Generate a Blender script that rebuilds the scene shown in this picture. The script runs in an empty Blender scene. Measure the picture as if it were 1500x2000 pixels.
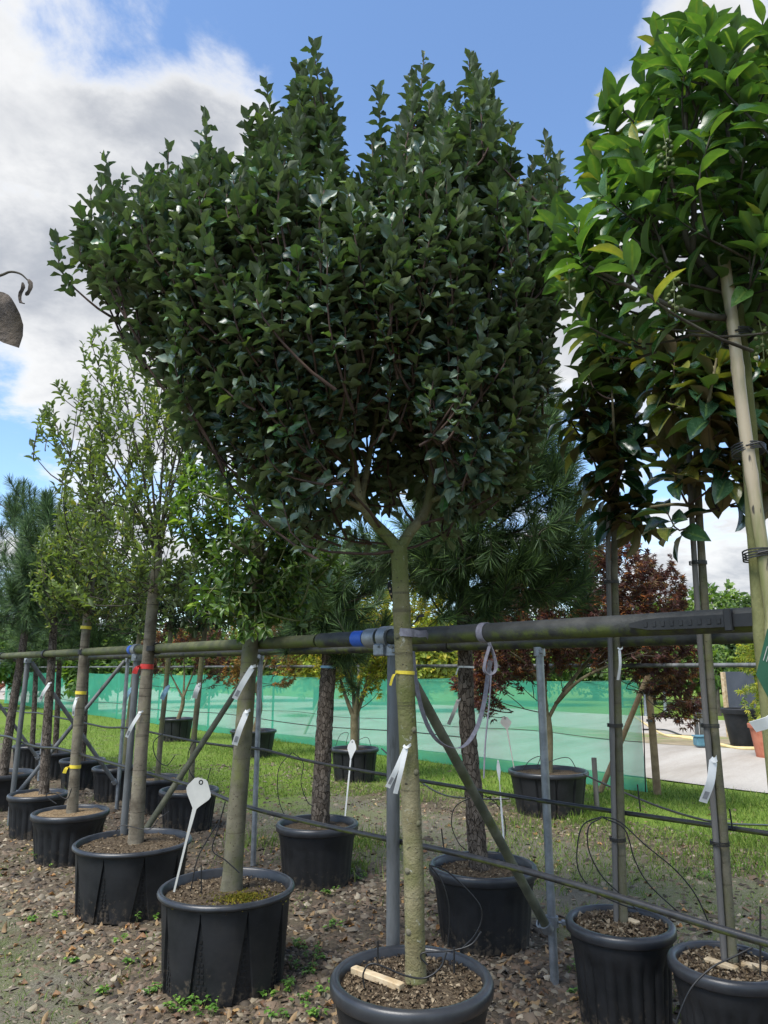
import bpy, math, random
import numpy as np

# ------------------------------------------------------------------ camera, world, sun
SC = bpy.context.scene
COL = SC.collection
FPX, CAM_H = 1387.0, 1.6
PITCH = math.atan(305 / FPX)
cam = bpy.data.cameras.new('camera')
cam.sensor_fit = 'VERTICAL'
cam.sensor_height = 36.0
cam.lens = 36.0 * FPX / 2000.0
cam.clip_start = 0.05
cam.clip_end = 2000
cam_o = bpy.data.objects.new('camera', cam)
COL.objects.link(cam_o)
cam_o.location = (0, 0, CAM_H)
cam_o.rotation_euler = (math.radians(90) + PITCH, 0, 0)
SC.camera = cam_o
SC.render.resolution_x, SC.render.resolution_y = 768, 1024
SC.view_settings.view_transform = 'Standard'
SC.view_settings.look = 'None'
SC.view_settings.exposure = 0.92
SC.view_settings.gamma = 1.0
SC.cycles.max_bounces = 6
SC.cycles.diffuse_bounces = 3
SC.cycles.glossy_bounces = 2
SC.cycles.transmission_bounces = 3
SC.cycles.transparent_max_bounces = 8
SC.cycles.caustics_reflective = False
SC.cycles.caustics_refractive = False
SC.cycles.use_denoising = True

SUN_EL, SUN_AZ = math.radians(58), math.radians(-138)   # azimuth from +Y towards +X
sun_dir = np.array([math.sin(SUN_AZ) * math.cos(SUN_EL), math.cos(SUN_AZ) * math.cos(SUN_EL), math.sin(SUN_EL)])
sd = bpy.data.lights.new('sun', 'SUN')
sd.energy = 2.9
sd.angle = math.radians(28)
sd.color = (1.0, 0.965, 0.90)
so = bpy.data.objects.new('sun', sd)
COL.objects.link(so)
so.rotation_euler = (math.pi / 2 - SUN_EL, 0, math.pi - SUN_AZ)
so.location = (0, 0, 30)

FV = np.array([0, math.cos(PITCH), math.sin(PITCH)])
UV = np.array([0, -math.sin(PITCH), math.cos(PITCH)])
RV = np.array([1.0, 0, 0])
CP = np.array([0, 0, CAM_H])


def ray(x, y):
    return (x - 750) / FPX * RV + (1000 - y) / FPX * UV + FV


def G(x, y, z=0.0):
    d = ray(x, y)
    return CP + d * ((z - CAM_H) / d[2])


def PY(x, y, Y):
    d = ray(x, y)
    return CP + d * (Y / d[1])


AZ = math.radians(-40.9)
UD = np.array([math.sin(AZ), math.cos(AZ)])
ND = np.array([UD[1], -UD[0]])


def W(s, t, z=0.0):
    p = UD * s + ND * t
    return np.array([p[0], p[1], z])


def nrmz(v):
    v = np.asarray(v, float)
    return v / (np.linalg.norm(v, axis=-1, keepdims=True) + 1e-12)


# ------------------------------------------------------------------ node helpers
class NT:
    def __init__(self, tree):
        self.t = tree

    def n(self, typ, ins=None, **kw):
        nd = self.t.nodes.new('ShaderNode' + typ)
        for k, v in kw.items():
            setattr(nd, k, v)
        for k, v in (ins or {}).items():
            if isinstance(v, bpy.types.NodeSocket):
                self.t.links.new(v, nd.inputs[k])
            else:
                nd.inputs[k].default_value = v
        return nd

    def math(self, op, a, b=0.0, c=0.0, clamp=False):
        return self.n('Math', {0: a, 1: b, 2: c}, operation=op, use_clamp=clamp).outputs[0]

    def vmath(self, op, a, b=(0, 0, 0)):
        nd = self.n('VectorMath', {0: a, 1: b}, operation=op)
        return nd.outputs['Value'] if op in ('DOT_PRODUCT', 'LENGTH', 'DISTANCE') else nd.outputs[0]

    def mix(self, f, a, b, blend='MIX'):
        nd = self.n('Mix', data_type='RGBA', blend_type=blend)
        for k, v in ((0, f), (6, a), (7, b)):
            if isinstance(v, bpy.types.NodeSocket):
                self.t.links.new(v, nd.inputs[k])
            else:
                nd.inputs[k].default_value = v if k == 0 or len(v) == 4 else (*v, 1)
        return nd.outputs[2]

    def ramp(self, f, stops, interp='LINEAR'):
        nd = self.n('ValToRGB', {0: f})
        cr = nd.color_ramp
        cr.interpolation = interp
        while len(cr.elements) < len(stops):
            cr.elements.new(0.5)
        for e, (p, c) in zip(cr.elements, stops):
            e.position = p
            e.color = (c, c, c, 1) if isinstance(c, (int, float)) else (*c, 1)
        return nd.outputs[0]

    def noise(self, vec, scale, detail=4, rough=0.55, dist=0.0):
        return self.n('TexNoise', {'Vector': vec, 'Scale': scale, 'Detail': detail, 'Roughness': rough, 'Distortion': dist}).outputs[0]

    def smooth(self, v, lo, hi):
        return self.n('MapRange', {0: v, 1: lo, 2: hi, 3: 0.0, 4: 1.0}, interpolation_type='SMOOTHSTEP').outputs[0]


def new_mat(name):
    m = bpy.data.materials.new(name)
    m.use_nodes = True
    m.node_tree.nodes.clear()
    t = NT(m.node_tree)
    out = t.n('OutputMaterial')
    return m, t, out


def link(t, a, b):
    t.t.links.new(a, b)


# ------------------------------------------------------------------ world: blue sky with broken cumulus
world = bpy.data.worlds.new('World')
SC.world = world
world.use_nodes = True
wt = NT(world.node_tree)
world.node_tree.nodes.clear()
w_out = wt.n('OutputWorld')
sky = wt.n('TexSky', sky_type='NISHITA', sun_disc=False, sun_elevation=SUN_EL, sun_rotation=SUN_AZ, air_density=1.0, dust_density=0.6, ozone_density=1.5)
dirv = wt.n('TexCoord').outputs['Generated']
sep = wt.n('SeparateXYZ', {0: dirv})
dz = wt.math('ADD', wt.math('MAXIMUM', sep.outputs[2], 0.0), 0.22)
cx = wt.math('DIVIDE', sep.outputs[0], dz)
cy = wt.math('DIVIDE', sep.outputs[1], dz)
cvec = wt.n('CombineXYZ', {0: cx, 1: cy, 2: 0.35}).outputs[0]
big = wt.noise(cvec, 1.1, 3, 0.5)
fine = wt.noise(cvec, 3.2, 9, 0.62, 0.25)
field = wt.math('ADD', wt.math('MULTIPLY', big, 0.45), wt.math('MULTIPLY', fine, 0.55))


def patch(px, py, r0, r1, amt):
    d = nrmz(ray(px, py))
    c = wt.vmath('DOT_PRODUCT', dirv, tuple(d))
    return wt.math('MULTIPLY', wt.smooth(c, math.cos(r1), math.cos(r0)), amt)


LAYOUT = [(300, -20, 0.02, 0.16, -0.12), (620, 300, 0.02, 0.12, -0.05), (760, 130, 0.10, 0.34, -0.13), (950, 260, 0.08, 0.30, -0.13), (560, 60, 0.02, 0.16, -0.06), (1100, 60, 0.02, 0.14, -0.10), (-40, 880, 0.01, 0.13, -0.13),
          (1370, 985, 0.01, 0.12, -0.12), (-20, 725, 0.01, 0.06, -0.12),
          (120, 380, 0.10, 0.40, 0.13), (60, 680, 0.05, 0.20, 0.08), (450, 260, 0.02, 0.12, 0.10), (1290, 130, 0.01, 0.12, 0.14),
          (1380, 1070, 0.01, 0.12, 0.16), (1100, 620, 0.04, 0.20, 0.12), (430, 70, 0.0, 0.05, 0.07), (1180, 190, 0.0, 0.05, 0.07)]
for a in LAYOUT:
    field = wt.math('ADD', field, patch(*a))
dens = wt.smooth(field, 0.475, 0.60)
thick = wt.smooth(field, 0.51, 0.70)
grain = wt.smooth(wt.noise(cvec, 2.4, 6, 0.6, 0.4), 0.35, 0.65)
shade = wt.math('MULTIPLY', thick, wt.math('ADD', wt.math('MULTIPLY', grain, 0.75), 0.25), clamp=True)
ccol = wt.mix(shade, (5.6, 5.6, 5.55), (2.55, 2.7, 3.0))
hazef = wt.smooth(sep.outputs[2], 0.30, -0.02)
skyc = wt.mix(1.0, sky.outputs[0], (1.22, 1.36, 1.48), 'MULTIPLY')
wcol = wt.mix(wt.math('MULTIPLY', dens, 0.97), skyc, ccol)
bg = wt.n('Background', {'Color': wcol, 'Strength': 0.10})
link(wt, bg.outputs[0], w_out.inputs[0])


# ------------------------------------------------------------------ materials
def pos_node(t):
    return t.n('NewGeometry').outputs['Position']


def mat_simple(name, c1, c2, scale=8, rough=0.6, bump=0.0, bscale=60, spec=0.4, metal=0.0, detail=5, obj=True, stretch=None, extra=None):
    m, t, out = new_mat(name)
    p = t.n('TexCoord').outputs['Object'] if obj else pos_node(t)
    if stretch:
        p = t.vmath('MULTIPLY', p, stretch)
    f = t.smooth(t.noise(p, scale, detail, 0.6), 0.32, 0.68)
    col = t.mix(f, c1, c2)
    if extra:
        col = extra(t, p, col)
    b = t.n('BsdfPrincipled', {'Base Color': col, 'Roughness': rough, 'Specular IOR Level': spec, 'Metallic': metal})
    if bump:
        bn = t.n('Bump', {'Strength': bump, 'Distance': 0.01, 'Height': t.noise(p, bscale, 6, 0.65)})
        link(t, bn.outputs[0], b.inputs['Normal'])
    link(t, b.outputs[0], out.inputs[0])
    return m


def mat_leaf(name, stops, back, rough=0.42, transl=0.22, tcol=None, spec=0.45, mid=None, sheen=0.0):
    """leaf with its own upper and lower side, colour varying leaf by leaf"""
    m, t, out = new_mat(name)
    r = t.n('Attribute', attribute_name='rnd').outputs['Fac']
    col = t.ramp(r, stops)
    if mid:
        e = t.n('Attribute', attribute_name='mid').outputs['Fac']
        col = t.mix(t.smooth(e, 0.20, 0.02), col, mid)
    bk = t.mix(t.math('MULTIPLY', r, 0.5), back, tuple(c * 1.5 for c in back))
    if mid:
        bk = t.mix(t.smooth(e, 0.16, 0.02), bk, tuple(c * 0.5 for c in back))
    gn = t.n('NewGeometry')
    geo = gn.outputs['Backfacing']
    bl = t.noise(gn.outputs['Position'], 55, 3, 0.65)
    col = t.mix(1.0, col, t.ramp(bl, [(0.3, (0.72, 0.76, 0.70)), (0.5, (1.0, 1.0, 1.0)), (0.72, (1.32, 1.22, 1.15))]), 'MULTIPLY')
    c = t.mix(geo, col, bk)
    rg = t.math('ADD', t.math('ADD', t.math('MULTIPLY', geo, 0.25), rough), t.math('MULTIPLY', t.math('SUBTRACT', bl, 0.5), 0.45))
    b = t.n('BsdfPrincipled', {'Base Color': c, 'Roughness': rg, 'Specular IOR Level': spec})
    tc = t.mix(1.0, col, tcol or (2.2, 2.4, 0.8), 'MULTIPLY')
    tr = t.n('BsdfTranslucent', {'Color': tc})
    mx = t.n('MixShader', {0: transl, 1: b.outputs[0], 2: tr.outputs[0]})
    link(t, mx.outputs[0], out.inputs[0])
    return m


def mat_attr(name, stops, rough=0.8, transl=0.0, spec=0.25):
    m, t, out = new_mat(name)
    r = t.n('Attribute', attribute_name='rnd').outputs['Fac']
    col = t.ramp(r, stops)
    b = t.n('BsdfPrincipled', {'Base Color': col, 'Roughness': rough, 'Specular IOR Level': spec})
    if transl:
        tr = t.n('BsdfTranslucent', {'Color': col})
        mx = t.n('MixShader', {0: transl, 1: b.outputs[0], 2: tr.outputs[0]})
        link(t, mx.outputs[0], out.inputs[0])
    else:
        link(t, b.outputs[0], out.inputs[0])
    return m


def moss_extra(color, lo=0.5, hi=0.7, scale=3.0):
    def fn(t, p, col):
        return t.mix(t.smooth(t.noise(p, scale, 6, 0.65), lo, hi), col, color)
    return fn


def under_moss(t, p, col):
    z = t.n('SeparateXYZ', {0: t.n('NewGeometry').outputs['Normal']}).outputs[2]
    low = t.smooth(z, 0.35, -0.45)
    nz = t.smooth(t.noise(p, 9, 6, 0.7), 0.40, 0.60)
    return t.mix(t.math('MULTIPLY', low, nz), col, (0.075, 0.095, 0.018))


def speck(t, p, col):
    return t.mix(t.smooth(t.noise(p, 120, 3, 0.6), 0.66, 0.72), col, (0.12, 0.115, 0.10))



def rings(t, p, col, amt=0.55, dark=(0.07, 0.06, 0.04), sc=(0.5, 0.5, 16.0)):
    q = t.vmath('MULTIPLY', p, sc)
    f = t.smooth(t.noise(q, 1.6, 4, 0.6, 0.3), 0.56, 0.66)
    c = t.mix(t.math('MULTIPLY', f, amt), col, dark)
    q2 = t.vmath('MULTIPLY', p, (60, 60, 90))
    return t.mix(t.smooth(t.noise(q2, 1.0, 2, 0.5), 0.66, 0.72), c, (0.06, 0.05, 0.035))


def plates(t, p, col):
    q = t.vmath('MULTIPLY', t.vmath('ADD', p, t.vmath('MULTIPLY', t.n('TexNoise', {'Vector': p, 'Scale': 20.0}).outputs['Color'], (0.03, 0.03, 0.03))), (1, 1, 0.42))
    v = t.n('TexVoronoi', {'Vector': q, 'Scale': 46.0}, feature='DISTANCE_TO_EDGE').outputs['Distance']
    cell = t.n('SeparateColor', {0: t.n('TexVoronoi', {'Vector': q, 'Scale': 46.0}).outputs['Color']}).outputs[0]
    c = t.mix(0.6, col, t.ramp(cell, [(0, (0.07, 0.055, 0.045)), (1, (0.24, 0.20, 0.165))]))
    return t.mix(t.smooth(v, 0.10, 0.02), c, (0.03, 0.024, 0.018))



M = {}
def mud(t, p, c):
    c = t.mix(t.math('MULTIPLY', t.smooth(t.noise(p, 4, 5, 0.7), 0.5, 0.8), 0.3), c, (0.05, 0.046, 0.04))
    z = t.n('SeparateXYZ', {0: p}).outputs[2]
    sp = t.math('SUBTRACT', t.noise(p, 26, 5, 0.7), t.math('MULTIPLY', z, 1.1))
    c = t.mix(t.math('MULTIPLY', t.smooth(sp, 0.42, 0.56), 0.7), c, (0.085, 0.068, 0.05))
    sc = t.vmath('MULTIPLY', p, (14, 14, 160))
    return t.mix(t.math('MULTIPLY', t.smooth(t.noise(sc, 1.0, 3, 0.6), 0.66, 0.74), 0.35), c, (0.06, 0.06, 0.06))


M['pot'] = mat_simple('pot_plastic', (0.008, 0.009, 0.010), (0.019, 0.020, 0.022), 5, 0.52, 0.15, 260, 0.30, extra=mud)
M['pot_rim'] = mat_simple('pot_rim', (0.016, 0.018, 0.022), (0.032, 0.034, 0.038), 9, 0.36, 0.06, 200, 0.5)
M['hole_shade'] = mat_simple('painted_hole_shade', (0.003, 0.003, 0.003), (0.006, 0.006, 0.006), 9, 0.9)  # near-black colour standing in for the shade inside holes that are not cut
M['soil'] = mat_simple('soil', (0.045, 0.032, 0.021), (0.15, 0.115, 0.075), 70, 0.95, 1.0, 160, 0.1, extra=speck)
M['soil_tan'] = mat_simple('bark_mulch', (0.13, 0.085, 0.045), (0.30, 0.22, 0.13), 75, 0.95, 1.0, 150, 0.1)
M['moss'] = mat_simple('moss', (0.09, 0.12, 0.015), (0.28, 0.21, 0.03), 60, 0.95, 1.0, 200, 0.1)
M['crumb'] = mat_attr('soil_crumb', [(0, (0.04, 0.027, 0.018)), (0.5, (0.12, 0.085, 0.05)), (1, (0.30, 0.24, 0.16))], 0.9)
M['galv'] = mat_simple('galvanised_steel', (0.20, 0.215, 0.225), (0.32, 0.335, 0.35), 14, 0.46, 0.1, 90, 0.5, 0.55, extra=moss_extra((0.10, 0.105, 0.09), 0.55, 0.8, 5))
M['galv_dark'] = mat_simple('weathered_steel', (0.085, 0.09, 0.092), (0.17, 0.175, 0.175), 8, 0.6, 0.25, 70, 0.4, 0.25, stretch=(1, 1, 0.2), extra=moss_extra((0.055, 0.06, 0.05), 0.5, 0.7, 14))
M['brace'] = mat_simple('mossy_brace', (0.065, 0.068, 0.045), (0.13, 0.13, 0.085), 9, 0.7, 0.3, 70, 0.3, 0.0, extra=moss_extra((0.075, 0.085, 0.03), 0.5, 0.7, 6))
M['pipe'] = mat_simple('mossy_pipe', (0.022, 0.023, 0.022), (0.045, 0.046, 0.042), 12, 0.6, 0.25, 80, 0.4, extra=under_moss)
M['pipe_moss'] = mat_simple('algae_pipe', (0.05, 0.055, 0.03), (0.095, 0.10, 0.045), 12, 0.7, 0.25, 80, 0.3, extra=under_moss)
M['hose'] = mat_simple('black_hose', (0.012, 0.012, 0.013), (0.024, 0.024, 0.025), 30, 0.4, 0.08, 200, 0.5, extra=under_moss)
M['tube'] = mat_simple('drip_tube', (0.010, 0.010, 0.011), (0.018, 0.018, 0.019), 30, 0.42)
M['white'] = mat_simple('white_plastic', (0.66, 0.67, 0.66), (0.76, 0.76, 0.74), 12, 0.45)
M['tag_print'] = mat_simple('tag_print', (0.28, 0.28, 0.29), (0.36, 0.36, 0.37), 40, 0.6)
M['cream'] = mat_simple('cream_plastic', (0.36, 0.36, 0.335), (0.45, 0.445, 0.41), 6, 0.5)
M['grey_sign'] = mat_simple('grey_plastic', (0.30, 0.29, 0.27), (0.38, 0.37, 0.34), 6, 0.6)
M['yellow'] = mat_simple('yellow_ribbon', (0.62, 0.48, 0.03), (0.72, 0.56, 0.05), 12, 0.5)
M['red'] = mat_simple('red_ribbon', (0.45, 0.02, 0.02), (0.55, 0.04, 0.03), 12, 0.5)
M['blue'] = mat_simple('blue_band', (0.02, 0.09, 0.42), (0.04, 0.13, 0.5), 25, 0.5)
M['cyan'] = mat_simple('light_blue_ribbon', (0.18, 0.38, 0.55), (0.35, 0.52, 0.65), 25, 0.5)
M['strap'] = mat_simple('grey_webbing', (0.17, 0.16, 0.19), (0.24, 0.23, 0.26), 60, 0.65, 0.3, 300)
M['rubber'] = mat_simple('black_rubber', (0.012, 0.012, 0.012), (0.022, 0.022, 0.022), 20, 0.5)
M['wood'] = mat_simple('pale_timber', (0.36, 0.25, 0.13), (0.55, 0.44, 0.29), 14, 0.75, 0.2, 60, 0.2, stretch=(1, 1, 1), extra=moss_extra((0.16, 0.16, 0.09), 0.56, 0.75, 9))
M['stake'] = mat_simple('brown_stake', (0.19, 0.13, 0.075), (0.30, 0.22, 0.13), 9, 0.8, 0.3, 60, 0.2)
M['cane'] = mat_simple('bamboo_cane', (0.36, 0.29, 0.19), (0.50, 0.42, 0.30), 6, 0.55, 0.1, 80, 0.4, stretch=(1, 1, 0.15), extra=lambda t, p, c: rings(t, p, moss_extra((0.15, 0.16, 0.05), 0.40, 0.56, 5.0)(t, p, c), 0.5))
M['cane_grey'] = mat_simple('grey_bamboo', (0.085, 0.08, 0.075), (0.19, 0.18, 0.165), 7, 0.7, 0.2, 80, 0.3, stretch=(1, 1, 0.15))
M['bark_olive'] = mat_simple('smooth_olive_bark', (0.15, 0.13, 0.065), (0.26, 0.23, 0.135), 7, 0.8, 0.8, 90, 0.2, extra=lambda t, p, c: t.mix(t.smooth(t.noise(p, 26, 5, 0.7), 0.60, 0.68), t.mix(t.smooth(t.noise(p, 2.2, 4, 0.6), 0.45, 0.65), c, (0.14, 0.15, 0.05)), (0.36, 0.36, 0.30)) if False else rings(t, p, t.mix(t.smooth(t.noise(p, 30, 6, 0.75), 0.60, 0.68), t.mix(t.smooth(t.noise(p, 2.2, 4, 0.6), 0.42, 0.62), c, (0.12, 0.135, 0.04)), (0.32, 0.32, 0.26)), 0.55))
M['bark_grey'] = mat_simple('grey_green_bark', (0.095, 0.09, 0.06), (0.17, 0.155, 0.11), 9, 0.85, 0.4, 110, 0.2, extra=lambda t, p, c: rings(t, p, moss_extra((0.12, 0.13, 0.045), 0.45, 0.65, 3.5)(t, p, c), 0.6))
M['bark_band'] = mat_simple('banded_bark', (0.085, 0.07, 0.05), (0.25, 0.22, 0.165), 5, 0.85, 0.5, 60, 0.2, extra=lambda t, p, c: rings(t, p, moss_extra((0.13, 0.125, 0.05), 0.5, 0.7, 5)(t, p, c), 0.85, (0.05, 0.04, 0.03), (0.5, 0.5, 22.0)))
M['bark_moss'] = mat_simple('mossy_bark', (0.10, 0.105, 0.035), (0.20, 0.20, 0.09), 7, 0.85, 0.5, 90, 0.2, stretch=(1, 1, 0.5), extra=moss_extra((0.30, 0.27, 0.18), 0.58, 0.72, 4))
M['bark_pine'] = mat_simple('plated_pine_bark', (0.035, 0.028, 0.022), (0.15, 0.125, 0.10), 16, 0.95, 1.0, 60, 0.1, extra=plates)
M['bark_dark'] = mat_simple('dark_bark', (0.045, 0.038, 0.03), (0.10, 0.09, 0.07), 12, 0.9, 0.4, 80, 0.2, stretch=(1, 1, 0.5))
M['bark_maple'] = mat_simple('maple_bark', (0.10, 0.085, 0.045), (0.20, 0.17, 0.10), 9, 0.85, 0.3, 80, 0.2)
M['twig'] = mat_simple('reddish_twig', (0.045, 0.026, 0.02), (0.085, 0.05, 0.035), 20, 0.8)
M['twig_green'] = mat_simple('green_twig', (0.10, 0.12, 0.04), (0.16, 0.17, 0.07), 20, 0.7)
M['steel_panel'] = mat_simple('dark_sheet_panel', (0.055, 0.065, 0.085), (0.085, 0.095, 0.12), 2, 0.55)
M['terracotta'] = mat_simple('terracotta', (0.36, 0.11, 0.06), (0.45, 0.17, 0.10), 8, 0.8)
M['yellow_hose'] = mat_simple('yellow_hose', (0.62, 0.47, 0.20), (0.72, 0.57, 0.30), 8, 0.5)
M['teal'] = mat_simple('teal_plastic', (0.07, 0.17, 0.22), (0.10, 0.22, 0.27), 8, 0.5)
M['label_green'] = mat_simple('green_card', (0.015, 0.07, 0.035), (0.02, 0.085, 0.045), 20, 0.4)
M['net_post'] = mat_simple('green_post', (0.03, 0.14, 0.09), (0.05, 0.19, 0.12), 8, 0.5)

LEAFM = {
    'elaeagnus': mat_leaf('elaeagnus_leaf', [(0, (0.025, 0.054, 0.036)), (0.35, (0.050, 0.096, 0.064)), (0.65, (0.118, 0.168, 0.124)), (0.84, (0.165, 0.220, 0.165)), (0.92, (0.055, 0.15, 0.04)), (1, (0.17, 0.24, 0.05))],
                          (0.088, 0.110, 0.052), 0.36, 0.12, (1.9, 2.2, 0.8), 0.5, (0.11, 0.14, 0.09)),
    'laurel': mat_leaf('laurel_leaf', [(0, (0.025, 0.060, 0.018)), (0.55, (0.048, 0.115, 0.028)), (0.90, (0.09, 0.18, 0.04)), (0.98, (0.16, 0.24, 0.04)), (1, (0.30, 0.28, 0.05))],
                       (0.09, 0.145, 0.05), 0.30, 0.22, (2.2, 2.4, 0.9), 0.5, (0.16, 0.24, 0.06)),
    'magnolia': mat_leaf('magnolia_leaf', [(0, (0.012, 0.036, 0.018)), (0.6, (0.026, 0.066, 0.032)), (0.86, (0.05, 0.11, 0.035)), (0.92, (0.20, 0.19, 0.04)), (1, (0.30, 0.25, 0.05))],
                         (0.12, 0.082, 0.034), 0.22, 0.16, (2.0, 2.2, 0.6), 0.55, (0.06, 0.11, 0.04)),
    'oak': mat_leaf('holm_oak_leaf', [(0, (0.075, 0.115, 0.032)), (0.5, (0.135, 0.195, 0.05)), (0.9, (0.23, 0.30, 0.07)), (1, (0.34, 0.32, 0.06))],
                    (0.16, 0.19, 0.10), 0.42, 0.25, (2.0, 2.2, 0.8), 0.4),
    'bay': mat_leaf('bay_leaf', [(0, (0.03, 0.062, 0.018)), (0.5, (0.065, 0.125, 0.03)), (0.82, (0.13, 0.23, 0.04)), (1, (0.26, 0.36, 0.06))],
                    (0.12, 0.17, 0.07), 0.36, 0.26, (2.0, 2.2, 0.7), 0.45, (0.12, 0.19, 0.06)),
    'dark': mat_leaf('dark_evergreen_leaf', [(0, (0.012, 0.028, 0.014)), (0.7, (0.025, 0.055, 0.022)), (1, (0.06, 0.11, 0.03))], (0.05, 0.075, 0.035), 0.35, 0.12),
    'pine': mat_attr('pine_needle', [(0, (0.036, 0.066, 0.034)), (0.5, (0.068, 0.125, 0.05)), (0.85, (0.11, 0.20, 0.06)), (1, (0.19, 0.30, 0.08))], 0.55, 0.25, 0.35),
    'maple_red': mat_leaf('red_maple_leaf', [(0, (0.045, 0.018, 0.022)), (0.5, (0.095, 0.038, 0.034)), (0.8, (0.12, 0.10, 0.035)), (1, (0.36, 0.13, 0.04))], (0.12, 0.06, 0.05), 0.5, 0.30, (2.2, 1.8, 1.4)),
    'maple_gold': mat_leaf('golden_maple_leaf', [(0, (0.16, 0.21, 0.03)), (0.6, (0.32, 0.36, 0.04)), (1, (0.55, 0.36, 0.04))], (0.26, 0.30, 0.07), 0.5, 0.4, (1.7, 1.7, 0.9)),
    'maple_orange': mat_leaf('orange_maple_leaf', [(0, (0.10, 0.06, 0.03)), (0.5, (0.20, 0.15, 0.04)), (1, (0.46, 0.20, 0.05))], (0.2, 0.13, 0.07), 0.5, 0.35, (1.8, 1.6, 1.0)),
    'far': mat_leaf('far_foliage', [(0, (0.05, 0.095, 0.025)), (0.5, (0.10, 0.175, 0.04)), (1, (0.22, 0.30, 0.06))], (0.10, 0.16, 0.05), 0.6, 0.25),
    'far_dark': mat_leaf('far_dark_foliage', [(0, (0.035, 0.065, 0.025)), (0.5, (0.065, 0.115, 0.035)), (1, (0.13, 0.19, 0.05))], (0.08, 0.12, 0.05), 0.6, 0.2),
    'far_gold': mat_leaf('far_golden_foliage', [(0, (0.13, 0.19, 0.03)), (0.5, (0.26, 0.32, 0.05)), (1, (0.50, 0.40, 0.06))], (0.2, 0.24, 0.06), 0.6, 0.3),
    'far_red': mat_leaf('far_red_foliage', [(0, (0.12, 0.04, 0.03)), (0.5, (0.20, 0.07, 0.04)), (1, (0.30, 0.13, 0.06))], (0.18, 0.08, 0.05), 0.6, 0.25, (1.6, 1.4, 1.2)),
    'weed': mat_leaf('weed_leaf', [(0, (0.06, 0.14, 0.025)), (0.6, (0.11, 0.23, 0.04)), (1, (0.20, 0.33, 0.06))], (0.12, 0.2, 0.06), 0.5, 0.3),
    'dry': mat_leaf('dry_leaf', [(0, (0.09, 0.05, 0.028)), (0.45, (0.19, 0.10, 0.045)), (0.8, (0.36, 0.18, 0.055)), (1, (0.40, 0.33, 0.17))], (0.25, 0.17, 0.09), 0.65, 0.15, (1.3, 1.2, 0.9)),
    'near': mat_leaf('withered_leaf', [(0, (0.09, 0.075, 0.055)), (1, (0.13, 0.10, 0.08))], (0.11, 0.085, 0.065), 0.7, 0.15, (1.3, 1.2, 1.0)),
}
M['chip'] = mat_attr('stone_chip', [(0, (0.04, 0.033, 0.027)), (0.3, (0.10, 0.08, 0.058)), (0.55, (0.165, 0.115, 0.078)), (0.78, (0.19, 0.165, 0.125)), (0.93, (0.27, 0.225, 0.155)), (1, (0.40, 0.34, 0.25))], 0.85)
M['grass'] = mat_attr('grass_blade', [(0, (0.06, 0.11, 0.02)), (0.6, (0.13, 0.22, 0.03)), (0.9, (0.23, 0.31, 0.05)), (1, (0.36, 0.32, 0.13))], 0.6, 0.3)


def ground_material():
    m, t, out = new_mat('ground')
    p = pos_node(t)
    tt = t.vmath('DOT_PRODUCT', p, (ND[0], ND[1], 0))
    n_big = t.noise(p, 0.55, 5, 0.6)
    n_mid = t.noise(p, 2.6, 6, 0.65)
    n_fine = t.noise(p, 38, 6, 0.7)
    n_grit = t.noise(p, 150, 3, 0.6)
    grit = t.ramp(n_fine, [(0.25, (0.035, 0.028, 0.020)), (0.45, (0.09, 0.07, 0.05)), (0.60, (0.14, 0.108, 0.076)), (0.78, (0.25, 0.205, 0.15))])
    grey = t.ramp(n_grit, [(0.3, (0.075, 0.068, 0.05)), (0.55, (0.15, 0.136, 0.10)), (0.75, (0.27, 0.245, 0.19))])
    moss = t.ramp(n_fine, [(0.3, (0.055, 0.085, 0.018)), (0.6, (0.13, 0.165, 0.04)), (0.8, (0.20, 0.20, 0.075))])
    lawn = t.ramp(n_fine, [(0.3, (0.075, 0.13, 0.02)), (0.6, (0.16, 0.23, 0.035)), (0.8, (0.26, 0.29, 0.07))])
    moss = t.mix(t.smooth(n_grit, 0.46, 0.60), moss, grey)
    tw = t.math('ADD', tt, t.math('MULTIPLY', t.math('SUBTRACT', n_mid, 0.5), 1.6))

    def band(a, b, soft=0.25):
        return t.math('MULTIPLY', t.smooth(tw, a - soft, a + soft), t.smooth(tw, b + soft, b - soft))
    path = t.math('MAXIMUM', t.smooth(tw, 1.75, 1.25), band(4.1, 6.0))
    col = t.mix(path, grit, grey)
    mossf = t.math('MULTIPLY', t.smooth(t.math('ADD', t.math('MULTIPLY', n_big, 0.5), t.math('MULTIPLY', n_mid, 0.5)), 0.44, 0.58), t.math('ADD', t.math('MULTIPLY', path, 0.55), 0.12))
    col = t.mix(mossf, col, moss)
    lawnf = t.math('MULTIPLY', t.smooth(tw, 6.5, 7.6), t.smooth(t.math('ADD', n_mid, t.math('MULTIPLY', tt, 0.02)), 0.40, 0.58))
    col = t.mix(lawnf, col, lawn)
    ssw = t.math('ADD', t.vmath('DOT_PRODUCT', p, (UD[0], UD[1], 0)), t.math('MULTIPLY', t.math('SUBTRACT', n_big, 0.5), 6.0))
    farl = t.math('MULTIPLY', t.math('MULTIPLY', t.smooth(ssw, 6.8, 8.8), t.smooth(tw, 4.2, 4.9)), t.smooth(n_mid, 0.30, 0.48))
    col = t.mix(farl, col, lawn)
    col = t.mix(t.smooth(tt, 22.0, 23.5), col, lawn)
    b = t.n('BsdfPrincipled', {'Base Color': col, 'Roughness': 0.95, 'Specular IOR Level': 0.15})
    h = t.math('ADD', n_fine, t.math('MULTIPLY', n_grit, 0.4))
    bn = t.n('Bump', {'Strength': 0.7, 'Distance': 0.015, 'Height': h})
    link(t, bn.outputs[0], b.inputs['Normal'])
    link(t, b.outputs[0], out.inputs[0])
    return m


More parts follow.
